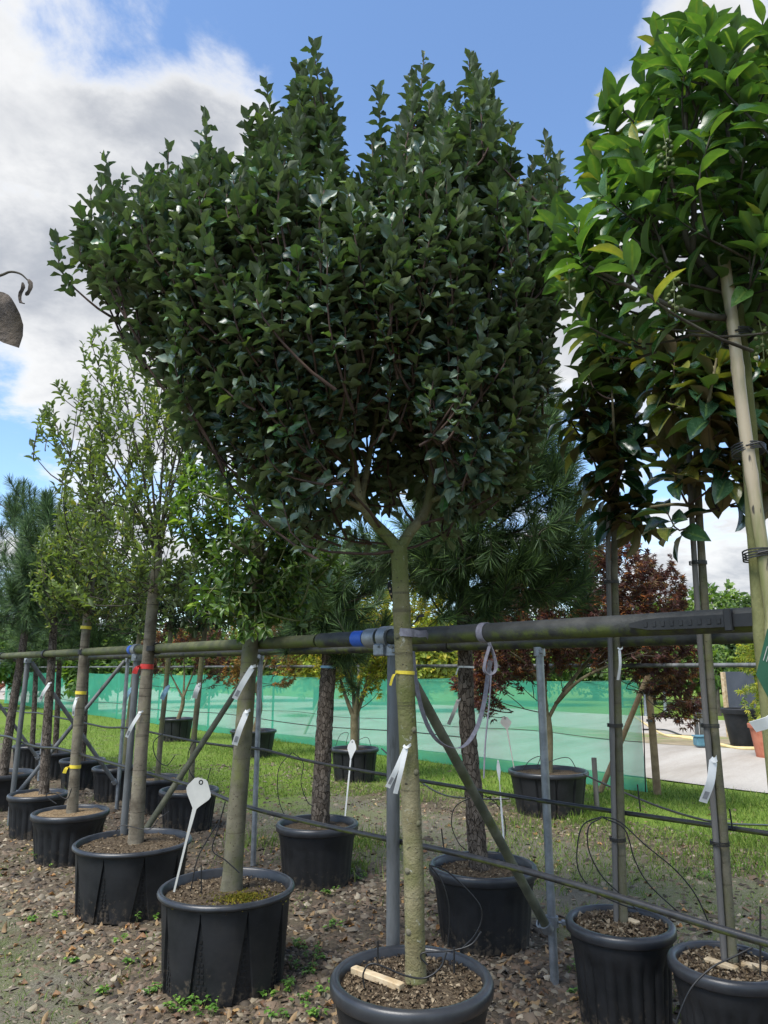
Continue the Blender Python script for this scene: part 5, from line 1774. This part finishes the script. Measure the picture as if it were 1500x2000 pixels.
DR = [
    ('looped drip tube hanging at the bark-mulched pot', [(1175, 1595), (1140, 1610), (1128, 1650), (1130, 1700), (1160, 1740), (1210, 1765), (1240, 1775)], 3.55),
    ('second looped drip tube at the bark-mulched pot', [(1175, 1597), (1150, 1615), (1150, 1660), (1175, 1710), (1210, 1745), (1245, 1778)], 3.5),
    ('long drip tube drooping between the two magnolia pots', [(1175, 1595), (1210, 1605), (1260, 1650), (1320, 1700), (1360, 1750), (1385, 1805)], 3.35),
    ('thin drip tube reaching the timber-block pot', [(1178, 1597), (1220, 1620), (1240, 1680), (1270, 1730), (1340, 1795)], 3.4),
    ('black tube bowing over the rim of the timber-block pot', [(1470, 1850), (1430, 1870), (1390, 1890), (1350, 1930), (1325, 1985), (1318, 2010)], 2.75),
    ('drip tube curled over the soil of the middle pot', [(712, 1930), (710, 1900), (730, 1882), (790, 1905), (830, 1910), (860, 1890), (872, 1860)], 2.72),
    ('drip tube loop behind the smooth olive trunk', [(835, 1885), (822, 1870), (830, 1860), (880, 1857), (920, 1845), (940, 1820)], 2.95),
    ('thin grey drip tube arching before the large pine pot', [(838, 1690), (870, 1700), (910, 1735), (938, 1770), (940, 1800), (925, 1830), (905, 1850)], 3.3),
    ('drip tube falling from the front hose beside the trunk', [(840, 1690), (862, 1720), (875, 1760), (878, 1800), (875, 1850)], 3.2),
    ('drip tube bundle beside the white spoon marker', [(440, 1565), (430, 1600), (405, 1640), (385, 1680), (372, 1740)], 4.0),
    ('second drip tube beside the white spoon marker', [(440, 1566), (425, 1620), (415, 1660), (440, 1680), (468, 1705)], 3.95),
    ('wide drip tube loop left of the rough pine trunk', [(570, 1470), (545, 1500), (543, 1550), (555, 1590), (580, 1608)], 5.7),
    ('narrow drip tube loop beside the rough pine trunk', [(572, 1470), (592, 1490), (588, 1530), (600, 1565), (612, 1575)], 5.65),
    ('drip tube loop on the large pine trunk', [(925, 1555), (890, 1575), (882, 1610), (895, 1645), (910, 1660)], 4.6),
    ('double drip tube loop right of the large pine trunk', [(935, 1550), (965, 1565), (985, 1600), (985, 1640), (972, 1665)], 4.6),
    ('drip tube curl over the red-ribboned pot', [(225, 1625), (240, 1612), (290, 1620), (310, 1600), (330, 1585)], 5.2),
    ('drip tube curl over the tan-mulched pot', [(110, 1570), (90, 1555), (105, 1548), (130, 1560), (140, 1540)], 6.4),
    ('drip tube hoop beside the thin dark evergreen trunk', [(322, 1430), (300, 1450), (305, 1480), (325, 1495), (342, 1475)], 7.6),
    ('drip tube hoop beyond the diagonal brace', [(385, 1440), (368, 1470), (372, 1510), (400, 1530), (412, 1500)], 7.4),
    ('tangled drip tube on the wide maple tub', [(1020, 1505), (1035, 1485), (1055, 1478), (1050, 1500), (1080, 1485), (1110, 1480), (1125, 1500)], 8.5),
    ('tangled drip tube on the golden maple pot', [(655, 1458), (665, 1435), (680, 1432), (678, 1455), (715, 1440), (725, 1458)], 10.9),
]
for lab, pts, Yk in DR:
    hose('drip_tube', lab, px_path(pts, Yk), .0032 if Yk < 6 else .0045, M['tube'], 40, 6, 'drip tube', 'thin drip tubes')
# drip stakes standing in the soil
for lab, px, py0, py1, Yk in [('black drip stake beside the trunk in the middle pot', 887, 1850, 1900, 2.9), ('black drip stake near the back rim of the middle pot', 738, 1838, 1885, 2.95), ('black drip stake in the mossy pot', 393, 1690, 1745, 4.0), ('thin bare drip stake on the front hose', 770, 1586, 1632, 3.4), ('thin drip stake above the large pine pot', 862, 1618, 1665, 3.4), ('thin drip stake on the rear hose past the tub', 1245, 1532, 1585, 3.75), ('thin leaning drip stake on the rear hose', 1425, 1580, 1622, 3.3), ('black drip stake rising beside the timber-block pot', 1485, 1770, 1905, 2.9)]:
    hose('drip_stake', lab, px_path([(px, py0), (px + (6 if py1 < 1670 else 0), py1)], Yk), .0035, M['tube'], 4, 6, 'stake', 'drip stakes')

# ------------------------------------------------------------------ grey webbing strap of the middle tree
st = thing('webbing_strap', 'grey webbing strap slung from the olive trunk to the front rail', 'strap', PY(792, 1235, Y1))
q = PY(791, 1236, Y1)
MB().ring(q, .0385, .032, .0025, 28, (.05, 0, 1)).build('trunk_loop', M['strap'], st, smooth=40)
rp = W(2.30, TF, ZP)
MB().strip([q + [.03, -.02, 0], q + [.06, .0, -.005], q + [.09, .04, .0], np.array([q[0] + .10, q[1] + .09, ZP - .01])], (0, 0, 1), .028, .0025).build('rail_link', M['strap'], st, smooth=40)
lp = px_path([(806, 1272, .03), (812, 1330, .05), (825, 1390, .08), (845, 1435, .1), (872, 1458, .12), (905, 1458, .15), (930, 1425, .15), (945, 1375, .15), (953, 1320, .13), (958, 1290, .1)], Y1 + .05)
MB().strip(spline(lp, 30), (.75, -.6, .1), .021, .0025).build('hanging_loop', M['strap'], st, smooth=40)
lp = px_path([(956, 1262, .0), (948, 1290), (946, 1310), (957, 1318), (968, 1308), (966, 1285), (955, 1255)], Y1 - .12)
MB().strip(spline(lp, 24), (.3, -1, 0), .026, .0025).build('folded_end', M['strap'], st, smooth=40)
sx = None
for s in np.linspace(.5, 3, 400):
    p = W(s, TF, ZP)
    if abs(screen(p[None])[0][0] - 945) < 4:
        sx = s
        break
MB().ring(W(sx, TF, ZP), .0385, .032, .0025, 28, ax).build('rail_loop', M['strap'], st, smooth=40)
hose('webbing_tail', 'thin loose grey strap tail hanging below the front rail', px_path([(960, 1310), (955, 1380), (948, 1450), (945, 1520)], Y1 - .05), .0035, M['strap'], 16, 6, 'strap')
hk = thing('tie_hook', 'black plastic hook of a tree tie above the front rail beside the trunk', 'hook', PY(815, 1215, Y1 + .1))
MB().strip(spline(px_path([(798, 1226, .05), (812, 1214, .08), (818, 1204, .08), (828, 1202, .08)], Y1), 12), (0, .3, 1), [.006] * 8 + [.012] * 4, .006).build('tongue', M['rubber'], hk, smooth=40)
hk2 = thing('tie_strap', 'black perforated tie tongue sticking up behind the olive trunk', 'tie', PY(762, 1180, Y1 + .06))
MB().strip(spline(px_path([(775, 1185), (765, 1160), (759, 1136)], Y1 + .06), 10), (1, .2, 0), [.018] * 9 + [.006], .004).build('tongue', M['rubber'], hk2, smooth=40)
for py in (1150, 1160, 1170):
    p = PY(764 + (py - 1160) * .25, py, Y1 + .052)
    MB().box(p, (1, 0, 0), (0, 1, 0), (0, 0, 1), .0035, .002, .004).build('slot', M['wood'], hk2, smooth=0)


# ------------------------------------------------------------------ tags, ribbons, markers
def tag(label, px0, py0, px1, py1, Yk, w, mat='white', loop=True, group='plant tags', prints=True, curl=.02):
    a, b = PY(px0, py0, Yk), PY(px1, py1, Yk)
    o = thing('plant_tag', label, 'tag', a, group)
    m = (a + b) / 2 + np.array([0, -curl, 0])
    pts = spline([a, m, b], 12)
    wd = np.cross(nrmz(b - a), (0, 1, 0)) + np.array([0, .25, 0])
    MB().strip(pts, wd, w, .0012).build('strip', M[mat], o, smooth=40)
    if prints:
        nn = nrmz(np.cross(nrmz(b - a), nrmz(wd)))
        if nn[1] > 0:
            nn = -nn
        MB().strip(pts[8:11] + nn * .0016, wd, w * .55, .0004).build('print_block', M['tag_print'], o, smooth=0)
    if loop:
        MB().strip(spline([a + [-.008, .0, .012], a + [0, -.008, .004], a + [.012, -.006, .010], a + [.02, .01, .014]], 8), (0, .2, 1), w * .5, .0012).build('loop', M[mat], o, smooth=40)


Yt1, Yt2, Yt3 = Y1 - .05, Y2 - .065, POTS['A3'][1][1] - .04
tag('long white tag hanging on the smooth olive trunk', 792, 1462, 757, 1538, Yt1, .020, prints=True)
tag('second white tag spreading from the tag on the olive trunk', 793, 1462, 772, 1550, Yt1 - .006, .018, prints=False)
tag('upper white tag on the thick fresh-leaved trunk', 492, 1305, 458, 1365, Yt2, .032)
tag('lower white tag on the thick fresh-leaved trunk', 481, 1392, 458, 1455, Yt2, .032)
tag('white tag on the trunk with the red ribbon', 273, 1393, 247, 1440, Yt3, .024)
tag('white tag on the slim banded trunk', 96, 1336, 78, 1368, 7.3, .030)
tag('narrow white tag beside the yellow-tied trunk', 149, 1365, 143, 1398, 6.5, .022)
tag('white tag on the magnolia trunk over the timber-block pot', 1393, 1487, 1373, 1567, 3.05, .038)
tag('narrow white tag on the magnolia trunk beside the clamped post', 1210, 1270, 1207, 1328, 3.5, .014, prints=False)
tag('pale blue tag on the thin dark evergreen beyond the red ribbon', 328, 1342, 316, 1366, 8.2, .05, 'cyan', prints=False)
tag('white and blue tag on the evergreen beyond the brace', 388, 1338, 380, 1364, 7.4, .05, 'white', prints=False)
tag('blue tag on the dark trunk behind the grey front post', 256, 1345, 245, 1368, 9.2, .04, 'cyan', prints=False)
tag('grey tag on the plated pine trunk', 894, 1370, 876, 1415, 4.62, .024, 'grey_sign', prints=False)
tag('white plastic tag curling at the laurel trunk', 1512, 1395, 1470, 1420, Y0 - .1, .030, prints=False, curl=.03)
lg = thing('plant_label', 'dark green printed card label hanging at the laurel trunk', 'label', PY(1500, 1240, Y0 - .12))
lo = px_path([(1499, 1228), (1477, 1318), (1507, 1375), (1560, 1350), (1560, 1228)], Y0 - .12)
mb = MB()
mb.add(np.vstack([lo, lo + [0, .001, 0]]), [(0, 1, 2, 3, 4), (9, 8, 7, 6, 5), (0, 5, 6, 1), (1, 6, 7, 2), (2, 7, 8, 3), (3, 8, 9, 4), (4, 9, 5, 0)])
mb.build('card', M['label_green'], lg, smooth=0)
for k in range(7):
    a, b = PY(1491 + k * 6, 1290 + k * 2.5, Y0 - .1212), PY(1499 + k * 6, 1262 + k * 2.5, Y0 - .1212)
    MB().strip([a, b], (1, 0, .4), .0018, .0004).build('print_line', M['grey_sign'], lg, smooth=0)


def ribbon(label, px, py, Yk, r, mat, w=.022, tails=1, group='coloured trunk ribbons'):
    c = PY(px, py, Yk)
    o = thing('trunk_ribbon', label, 'ribbon', c, group)
    MB().ring(c, r, w, .0018, 24, (.04, .03, 1)).build('band', M[mat], o, smooth=40)
    f = c + [-r * .8, -r * .75, 0]
    for k in range(tails):
        MB().strip(spline([f, f + [-.018 - .01 * k, -.01, -.012], f + [-.03 - .012 * k, -.012, -.05]], 8), (.9, .2, .5), w * .7, .0012).build('tail', M[mat], o, smooth=40)


ribbon('yellow ribbon knotted on the smooth olive trunk', 791, 1314, Y1, .0385, 'yellow', .014)
ribbon('red ribbon tied round a banded trunk', 287, 1302, POTS['A3'][1][1] + .02, .0465, 'red', .035, 2)
for lab, px, py, tl in (('uppermost yellow tie on the slim trunk', 168, 1226, 0), ('middle yellow tie on the slim trunk', 158, 1353, 0), ('lowest yellow ribbon with loose ends on the slim trunk', 147, 1497, 2)):
    ribbon(lab, px, py, POTS['A4'][1][1] + .02, .046, 'yellow', .028, tl)
ribbon('white band tied round the plated pine trunk', 910, 1303, POTS['P1'][1][1] + .05, .052, 'white', .012)
ribbon('blue cord tied round the rough pine trunk', 641, 1303, POTS['P2'][1][1] + .03, .062, 'cyan', .02, 0)


def spoon(label, px_head, py_head, px_foot, py_foot, Yk, hw, hh, mat, tilt=.4, narrow=False):
    a, b = PY(px_head, py_head, Yk), PY(px_foot, py_foot, Yk)
    o = thing('plant_marker', label, 'marker', b, 'spoon-shaped plant markers')
    up = nrmz(a - b)
    sd = nrmz(np.cross(up, (0, -1, 0)))
    nn = np.cross(sd, up)
    sd = nrmz(sd * math.cos(tilt) + nn * math.sin(tilt))
    nn = np.cross(sd, up)
    if narrow:
        outl = [(0, -1.3), (.5, -.6), (1, 0), (.9, .35), (.35, .9), (0, 1), (-.35, .9), (-.9, .35), (-1, 0), (-.5, -.6)]
    else:
        outl = [(.12, -1.25), (.3, -1.0), (.9, -.35), (1, -.1), (.92, .15), (.5, .85), (.3, .98), (-.3, 1.0), (-.55, .9), (-.95, .3), (-1, .05), (-.85, -.3), (-.3, -1.0), (-.12, -1.25)]
    v = [a + sd * x * hw + up * y * hh for x, y in outl]
    n = len(v)
    mb = MB().add([p + nn * .0015 for p in v] + [p - nn * .0015 for p in v], [tuple(range(n)), tuple(range(2 * n - 1, n - 1, -1))] + [(i, i + n, (i + 1) % n + n, (i + 1) % n) for i in range(n)])
    mb.build('head', M[mat], o, smooth=0)
    hc = a + up * hh * .72
    MB().ring(hc, .003 * hw / .03, .005, .0022 * hw / .03, 14, nn).build('hole_ring', M['hole_shade'], o, smooth=40)
    MB().strip([a - up * hh * 1.2, (a + b) / 2 + nn * .004, b], sd, [.014 * hw / .045, .012, .010], .004).build('stem', M[mat], o, smooth=30)


spoon('large white spoon-shaped marker stuck in the mossy pot', 388, 1547, 340, 1742, 3.88, .070, .068, 'cream', .15)
spoon('white leaf-shaped marker in the rough pine pot', 687, 1462, 674, 1594, 5.72, .035, .068, 'white', .1, True)
spoon('narrow white marker in the large pine pot', 974, 1505, 986, 1668, 4.6, .012, .065, 'white', .3, True)
spoon('greyish diamond marker standing in the wide maple tub', 988, 1411, 1004, 1500, 8.3, .062, .062, 'grey_sign', .3)


# timber offcuts
def timber(label, pxa, pya, pxb, pyb, key, hw, hh):
    z = POTS[key][4] + hh + (.006 if key[0] == 'B' else -.002)
    a, b = G(pxa, pya, z), G(pxb, pyb, z)
    d = nrmz(b - a)
    o = MB().box((a + b) / 2, d, np.array([-d[1], d[0], 0]), (0, 0, 1), np.linalg.norm(b - a) / 2, hw, hh, .003).build('timber_offcut', M['wood'], smooth=30)
    register(o, label, 'wood block', 'timber offcuts on the soil')


timber('long pale squared timber offcut lying beside the olive trunk', 690, 1893, 785, 1928, 'A1', .017, .012)
timber('clean timber block nearer the rim of its mulched pot', 1378, 1873, 1440, 1893, 'B0', .017, .008)
timber('clean timber block beside the magnolia stem', 1448, 1882, 1500, 1893, 'B0', .017, .008)
timber('flat timber chip beside the cane in the bark-mulched pot', 1226, 1795, 1246, 1803, 'B1', .018, .006)

# ------------------------------------------------------------------ netting fence
nf = thing('netting_fence', 'translucent green shade-net fence standing behind the maples', 'fence', W(5.2, 9.05))
S0, S1_, TN, HN = 5.2, 37.5, 9.05, 1.43
posts = [5.2, 8.4, 11.4, 14.4, 17.5, 20.6, 23.8, 27, 30.2, 33.4, 37.5]
for a, b in zip(posts[:-1], posts[1:]):
    mb = MB()
    rows = []
    ss = np.linspace(a, b, 40)
    for z in np.linspace(0, 1, 9):
        rows.append([W(s, TN + .05 * math.sin((s - a) / (b - a) * math.pi) * (1 - z) * 1.2 + .10 * (vnoise(s * 2.3, z * 2, 1) - .5) + .03 * (vnoise(s * 9 + z * 5, z * 3, 4) - .5), z * (HN - .035 * math.sin((s - a) / (b - a) * math.pi)) + .012) for s in ss])
    mb.grid(rows, closed_u=False)
    mb.build('net_panel', M['net'], nf, smooth=80)
for s in posts[1:]:
    MB().tube([W(s, TN + .06, 0), W(s, TN + .06, HN + .04)], .024, 10).build('post', M['net_post'], nf, smooth=60)
MB().tube([W(s, TN - .01, HN + .005 - .035 * abs(math.sin((s - S0) * math.pi / 3.1))) for s in np.linspace(S0, S1_, 120)], .006, 6).build('top_cord', M['net_post'], nf)
MB().tube([W(s, TN - .02, .66 + .02 * math.sin(s * 2)) for s in np.linspace(S0, 16, 60)], .005, 6).build('middle_cord', M['tube'], nf)
MB().tube([W(S0 - .02, TN, HN), W(S0 - .03, TN - .02, .7), W(S0, TN - .03, .02)], .008, 6).build('edge_rope', M['tube'], nf)
e = W(S0 - .12, TN + .05)
wp = thing('wooden_post', 'brown wooden end post at the free end of the netting', 'post', e)
MB().tube([e, e + [.0, 0, .8], e + [-.02, 0, 1.62]], [.05, .048, .045], 12).build('shaft', M['stake'], wp, smooth=60)
MB().ring(e + [-.01, 0, .92], .047, .03, .012).build('wire_band', M['galv_dark'], wp, smooth=40)
wb = thing('wooden_brace', 'tan wooden pole leaning against the end of the netting', 'brace', G(1172, 1548))
MB().tube([G(1172, 1548), e + [-.05, -.05, 1.45]], .035, 10).build('shaft', M['stake'], wb, smooth=60)
ws = thing('wooden_stake', 'short dark stake standing in the grass beside the tub', 'stake', G(1166, 1578))
MB().tube([G(1166, 1578), PY(1160, 1480, G(1166, 1578)[1])], .030, 10).build('shaft', M['cane_grey'], ws, smooth=60)
for i, (px, py, px2, py2, t0) in enumerate([(594, 1435, 640, 1330, 8.2), (395, 1385, 440, 1310, 8.2), (225, 1395, 300, 1330, 8.4), (5, 1358, 80, 1300, 8.4)]):
    a = G(px, py)
    b = PY(px2, py2, a[1] + .6)
    o = thing('wooden_brace', ['tan pole leaning left of the golden maple', 'tan pole leaning behind the low red maple', 'tan pole leaning before the netting far along the fence', 'tan pole at the far end of the netting'][i], 'brace', a, 'poles leaning at the netting')
    MB().tube([a, b], .03, 8).build('shaft', M['stake'], o, smooth=60)
for i, s in enumerate((5.8, 9.6, 13.4, 17.2)):
    o = thing('frame_post', ['thin grey post carrying the rail behind the wide maple tub', 'thin grey post beside the golden maple pot', 'thin grey post beside the orange maple', 'thin grey post beside the low red maple'][i], 'post', W(s, 7.75), 'thin posts of the maple row')
    MB().tube([W(s, 7.75), W(s, 7.75, 1.63)], .022, 10).build('shaft', M['galv_dark'], o, smooth=60)

# ------------------------------------------------------------------ yard things on the right
b0, b1 = G(1426, 1440), G(1470, 1438)
pn = thing('sheet_panel', 'tall dark blue-grey sheet panel with a pale timber edge', 'panel', b0)
hp = PY(1415, 1312, b0[1])[2]
d = nrmz(np.array([1, .55, 0]))
MB().box(b0 + d * .55 + [0, 0, hp / 2], d, (-d[1], d[0], 0), (0, 0, 1), .55, .03, hp / 2, .004).build('sheet', M['steel_panel'], pn, smooth=30)
MB().box(b0 + [-.03, -.02, hp / 2], d, (-d[1], d[0], 0), (0, 0, 1), .045, .04, hp / 2 - .01, .004).build('edge_batten', M['wood'], pn, smooth=30)


def yard_pot(label, px, py, D, h, mat, name='plant_pot'):
    c = G(px, py)
    o = thing(name, label, 'pot', c)
    R = D / 2
    MB().lathe([(.001, 0), (R * .68, 0), (R * .9, h * .86), (R * .9, h * .86), (R, h * .87), (R * 1.02, h * .98), (R * .98, h), (R * .9, h), (R * .86, h * .85)], c, 28).build('wall', mat, o, smooth=40)
    MB().lathe([(.001, h * .9), (R * .87, h * .9)], c, 28).build('soil', M['soil'], o, smooth=40)
    return c, h


pc, ph_ = yard_pot('flared black pot standing before the dark sheet panel', 1456, 1460, .80, .78, M['pot'])
tc, th_ = yard_pot('terracotta planter beside the flared black pot', 1502, 1480, .60, .60, M['terracotta'])


def simple_tree(name, label, base, crown, kind, n, size, seed, trunk_r=.06, group=None, tpl='clump', nshoot=None, cap=3.0, cat='tree', bark='bark_dark', deep=.9, sh=(.3, .6)):
    """crown: outline in the upright plane of the trunk, photo pixels"""
    rng = np.random.default_rng(seed)
    t = thing(name, label, cat, base, group)
    Yk = base[1]
    cen = np.mean(px_path(crown, Yk), 0)
    top = px_path(crown, Yk)[:, 2].max()
    P = np.vstack([base, base * .5 + cen * .5, cen])
    P[1][0] = base[0] * .8 + cen[0] * .2
    trunk_part(t, P, trunk_r, trunk_r * .5, M[bark], seed=seed, k=24, n=9, flare=1.3)
    tips = sample_crown(crown, Yk, n, rng, deep, cap, .6, .6)
    S = shoots_from(tips, cen - [0, 0, .2], sh, .7, rng, .3)
    mb = MB()
    for s in S[::max(1, n // 40)]:
        a = P[1] * .4 + cen * .6
        mb.tube(spline([a, (a + s[0]) / 2 + [0, 0, .1], s[2], s[4]], 7), np.linspace(trunk_r * .3, .006, 7), 4, False)
    mb.build('branchwork', M['bark_dark'], t, smooth=80, kind='stuff')
    lv = leaves_on(S, nshoot or 12, (.1, 1), (80, 35), (size * .7, size * 1.3), (.45, .65), rng, .3, .55, .4)
    if tpl == 'maple':
        lv[4] = lv[3] * .95
    add_leaves(t, 'crown', kind, tpl, lv, rng, 0)


simple_tree('yard_shrub', 'yellow-green maple shrub overhanging the terracotta planter', tc + [0, 0, .5], [(1432, 1270), (1450, 1200), (1500, 1150), (1570, 1180), (1590, 1320), (1550, 1420), (1480, 1420), (1440, 1370), (1450, 1320)], 'far_gold', 150, .10, 201, .04, tpl='maple', nshoot=14, cap=.9, cat='shrub')
simple_tree('yard_shrub', 'low green shrub growing in the flared black pot', pc + [0, 0, .6], [(1440, 1425), (1445, 1380), (1460, 1350), (1475, 1390), (1472, 1425)], 'far', 26, .08, 202, .02, cap=.3, cat='shrub', nshoot=8, sh=(.15, .3))
hose('garden_hose', 'pale yellow hose lying across the sandy verge', [G(1240, 1400, .03), G(1290, 1432, .03), G(1330, 1440, .03), G(1400, 1452, .03), G(1440, 1461, .03), G(1480, 1463, .03)], .028, M['yellow_hose'], 60)
hose('garden_hose', 'second yellow hose coiling beside the teal box', [G(1300, 1436, .03), G(1360, 1442, .03), G(1420, 1458, .03), G(1470, 1461, .03), G(1540, 1462, .03)], .028, M['yellow_hose'], 60)
hose('garden_hose', 'dark hose trailing along the verge toward the grey meter post', [G(1255, 1425, .03), G(1300, 1426, .03), G(1330, 1436, .03)], .025, M['hose'], 30)
bx = G(1371, 1461)
tb = thing('valve_box', 'small teal plastic box on the verge beside the yellow hose', 'box', bx)
MB().box(bx + [0, 0, .13], (1, 0, 0), (0, 1, 0), (0, 0, 1), .13, .11, .09, .02).build('body', M['teal'], tb, smooth=30)
MB().box(bx + [0, 0, .235], (1, 0, 0), (0, 1, 0), (0, 0, 1), .145, .125, .016, .006).build('lid', M['teal'], tb, smooth=30)
bp = G(1368, 1440)
gp = thing('meter_post', 'short grey twin post standing on the sandy verge', 'post', bp)
for dx in (-.07, .05):
    MB().box(bp + [dx, 0, .42], (1, 0, 0), (0, 1, 0), (0, 0, 1), .04, .04, .42, .006).build('upright', M['galv_dark'], gp, smooth=30)
MB().box(bp + [-.01, 0, .87], (1, 0, 0), (0, 1, 0), (0, 0, 1), .12, .05, .025, .006).build('cap', M['galv_dark'], gp, smooth=30)

# ------------------------------------------------------------------ far trees
r = np.random.default_rng(77)
FAR = [(-60, 40, 1180, 150, 'far', 'broad mid-green tree beyond the copper hedge'), (70, 46, 1190, 150, 'far_dark', 'dark round tree beyond the far end of the netting'), (190, 38, 1215, 110, 'far', 'light green bushy tree seen past the slim trunks'), (290, 48, 1185, 160, 'far_dark', 'dark green tree behind the low red maple'),
       (400, 42, 1200, 130, 'far', 'fresh green tree behind the orange maple'), (510, 50, 1180, 160, 'far', 'pale green tree seen past the thick trunk'), (620, 40, 1190, 120, 'far_gold', 'yellow-green tree behind the golden maple'), (720, 46, 1170, 150, 'far', 'green tree behind the coupling of the rail'),
       (830, 38, 1190, 120, 'far_gold', 'golden green tree beyond the diagonal brace'), (940, 48, 1180, 150, 'far', 'green tree behind the plated pine'), (1050, 44, 1195, 140, 'far', 'mid-green tree behind the dark red maple'), (1160, 52, 1170, 160, 'far_dark', 'dark tree beyond the red maple crown'),
       (1270, 46, 1160, 140, 'far', 'green tree beyond the tree rows of the field'), (1390, 40, 1135, 150, 'far', 'rounded bright green tree beyond the dark sheet panel'), (1480, 36, 1150, 120, 'far_dark', 'dense tree close behind the dark sheet panel'), (1570, 44, 1130, 170, 'far', 'large green tree past the terracotta planter')]
for i, (px, Yk, top, w, kind, lab) in enumerate(FAR):
    Yk *= .72
    base = PY(px, 1305, Yk)
    base[2] = 0
    bot = 1345 + r.integers(0, 14)
    out = []
    for a in np.linspace(0, 2 * math.pi, 15)[:-1]:
        q = 1 + .22 * (r.random() - .5)
        out.append((px + math.cos(a) * w * .62 * q, (top + bot) / 2 - math.sin(a) * (bot - top) / 2 * q))
    simple_tree('far_tree', lab, base, out, kind, 340, .26, 300 + i, .16, 'trees beyond the yard', nshoot=13, cap=2.2, sh=(.6, 1.2))
for i, (px, top) in enumerate([(1262, 1270), (1300, 1262), (1330, 1268), (1405, 1255), (1350, 1290), (1215, 1280)]):
    base = G(px, 1398 - 8 * (i % 3))
    w = 34
    out = [(px + math.cos(a) * w * (1 + .2 * (r.random() - .5)), (top + 1340) / 2 - math.sin(a) * (1340 - top) / 2) for a in np.linspace(0, 6.28, 12)[:-1]]
    lab = ['young field tree with a pale guarded trunk beyond the netting end', 'young field tree in the row beyond the road', 'slender young tree planted in the grass field', 'young field tree beside the dark sheet panel', 'small field tree between the magnolia stems', 'young field tree seen behind the red maple'][i]
    simple_tree('field_tree', lab, base, out, 'far', 60, .22, 400 + i, .07, 'young trees in the field', nshoot=12, cap=1.2, bark='galv' if i < 2 else 'bark_dark', sh=(.4, .8))
simple_tree('copper_hedge', 'rust-red shrub at the far end of the green netting', G(-5, 1352), [(-60, 1345), (-60, 1290), (-20, 1282), (20, 1285), (40, 1300), (36, 1345)], 'far_red', 140, .18, 450, .06, cap=1.0, cat='shrub', sh=(.3, .6))

# ------------------------------------------------------------------ withered leaf on a twig beside the camera
nb = thing('sapling', 'bare sapling beside the camera with one withered brown leaf', 'sapling', (-1.05, 1.02, 0))
stem = np.array([(-1.05, 1.02, 0), (-1.04, 1.02, .8), (-1.0, 1.01, 1.6), (-.97, 1.0, 2.3), (-.95, 1.0, 2.7)])
MB().tube(spline(stem, 30), np.linspace(.011, .004, 30), 8).build('stem', M['bark_dark'], nb, smooth=80)
tw = np.vstack([[-.965, 1.0, 2.35], PY(-150, 500, 1.0), PY(-40, 545, 1.0), PY(0, 538, 1.0), PY(20, 531, 1.0), PY(40, 535, 1.0), PY(55, 548, 1.0)])
MB().tube(spline(tw, 40), np.linspace(.003, .0012, 40), 6).build('twig', M['bark_dark'], nb, smooth=80)
MB().tube(spline(np.vstack([PY(-60, 545, 1.0), PY(-25, 555, 1.0), PY(-12, 575, 1.0)]), 10), .0012, 5).build('petiole', M['bark_dark'], nb, smooth=80)
for pts, w in (([(56, 546), (60, 556), (57, 568), (50, 577)], .006), ([(44, 552), (45, 562), (39, 575), (40, 590), (48, 593)], .005)):
    MB().strip(spline(px_path(pts, 1.0), 10), (.7, .5, 0), [w * .5, w, w * 1.2, w, w * 1.1, w, w * .8, w * .9, w, w * .4], .0015).build('bud_scale', M['withered'], nb, smooth=40)
a, b = PY(-14, 566, 1.0), PY(26, 674, 1.0)
tv, tt, tm = leaf_tpl(7, ell(.5, .5), .18, .10, .05, 0, 5)
Lf = np.linalg.norm(b - a)
Fm = frames(np.array([b - a]), np.array([[-.25, -.9, .1]]))[0]
V = (tv * np.array([Lf * .62, Lf, Lf])) @ Fm.T + a - ROOT_LOC[nb.name]
put('withered_leaf', tri_mesh('withered_leaf', V, tt, M['withered'], {'rnd': np.full(len(tv), .4), 'mid': tm}), nb)
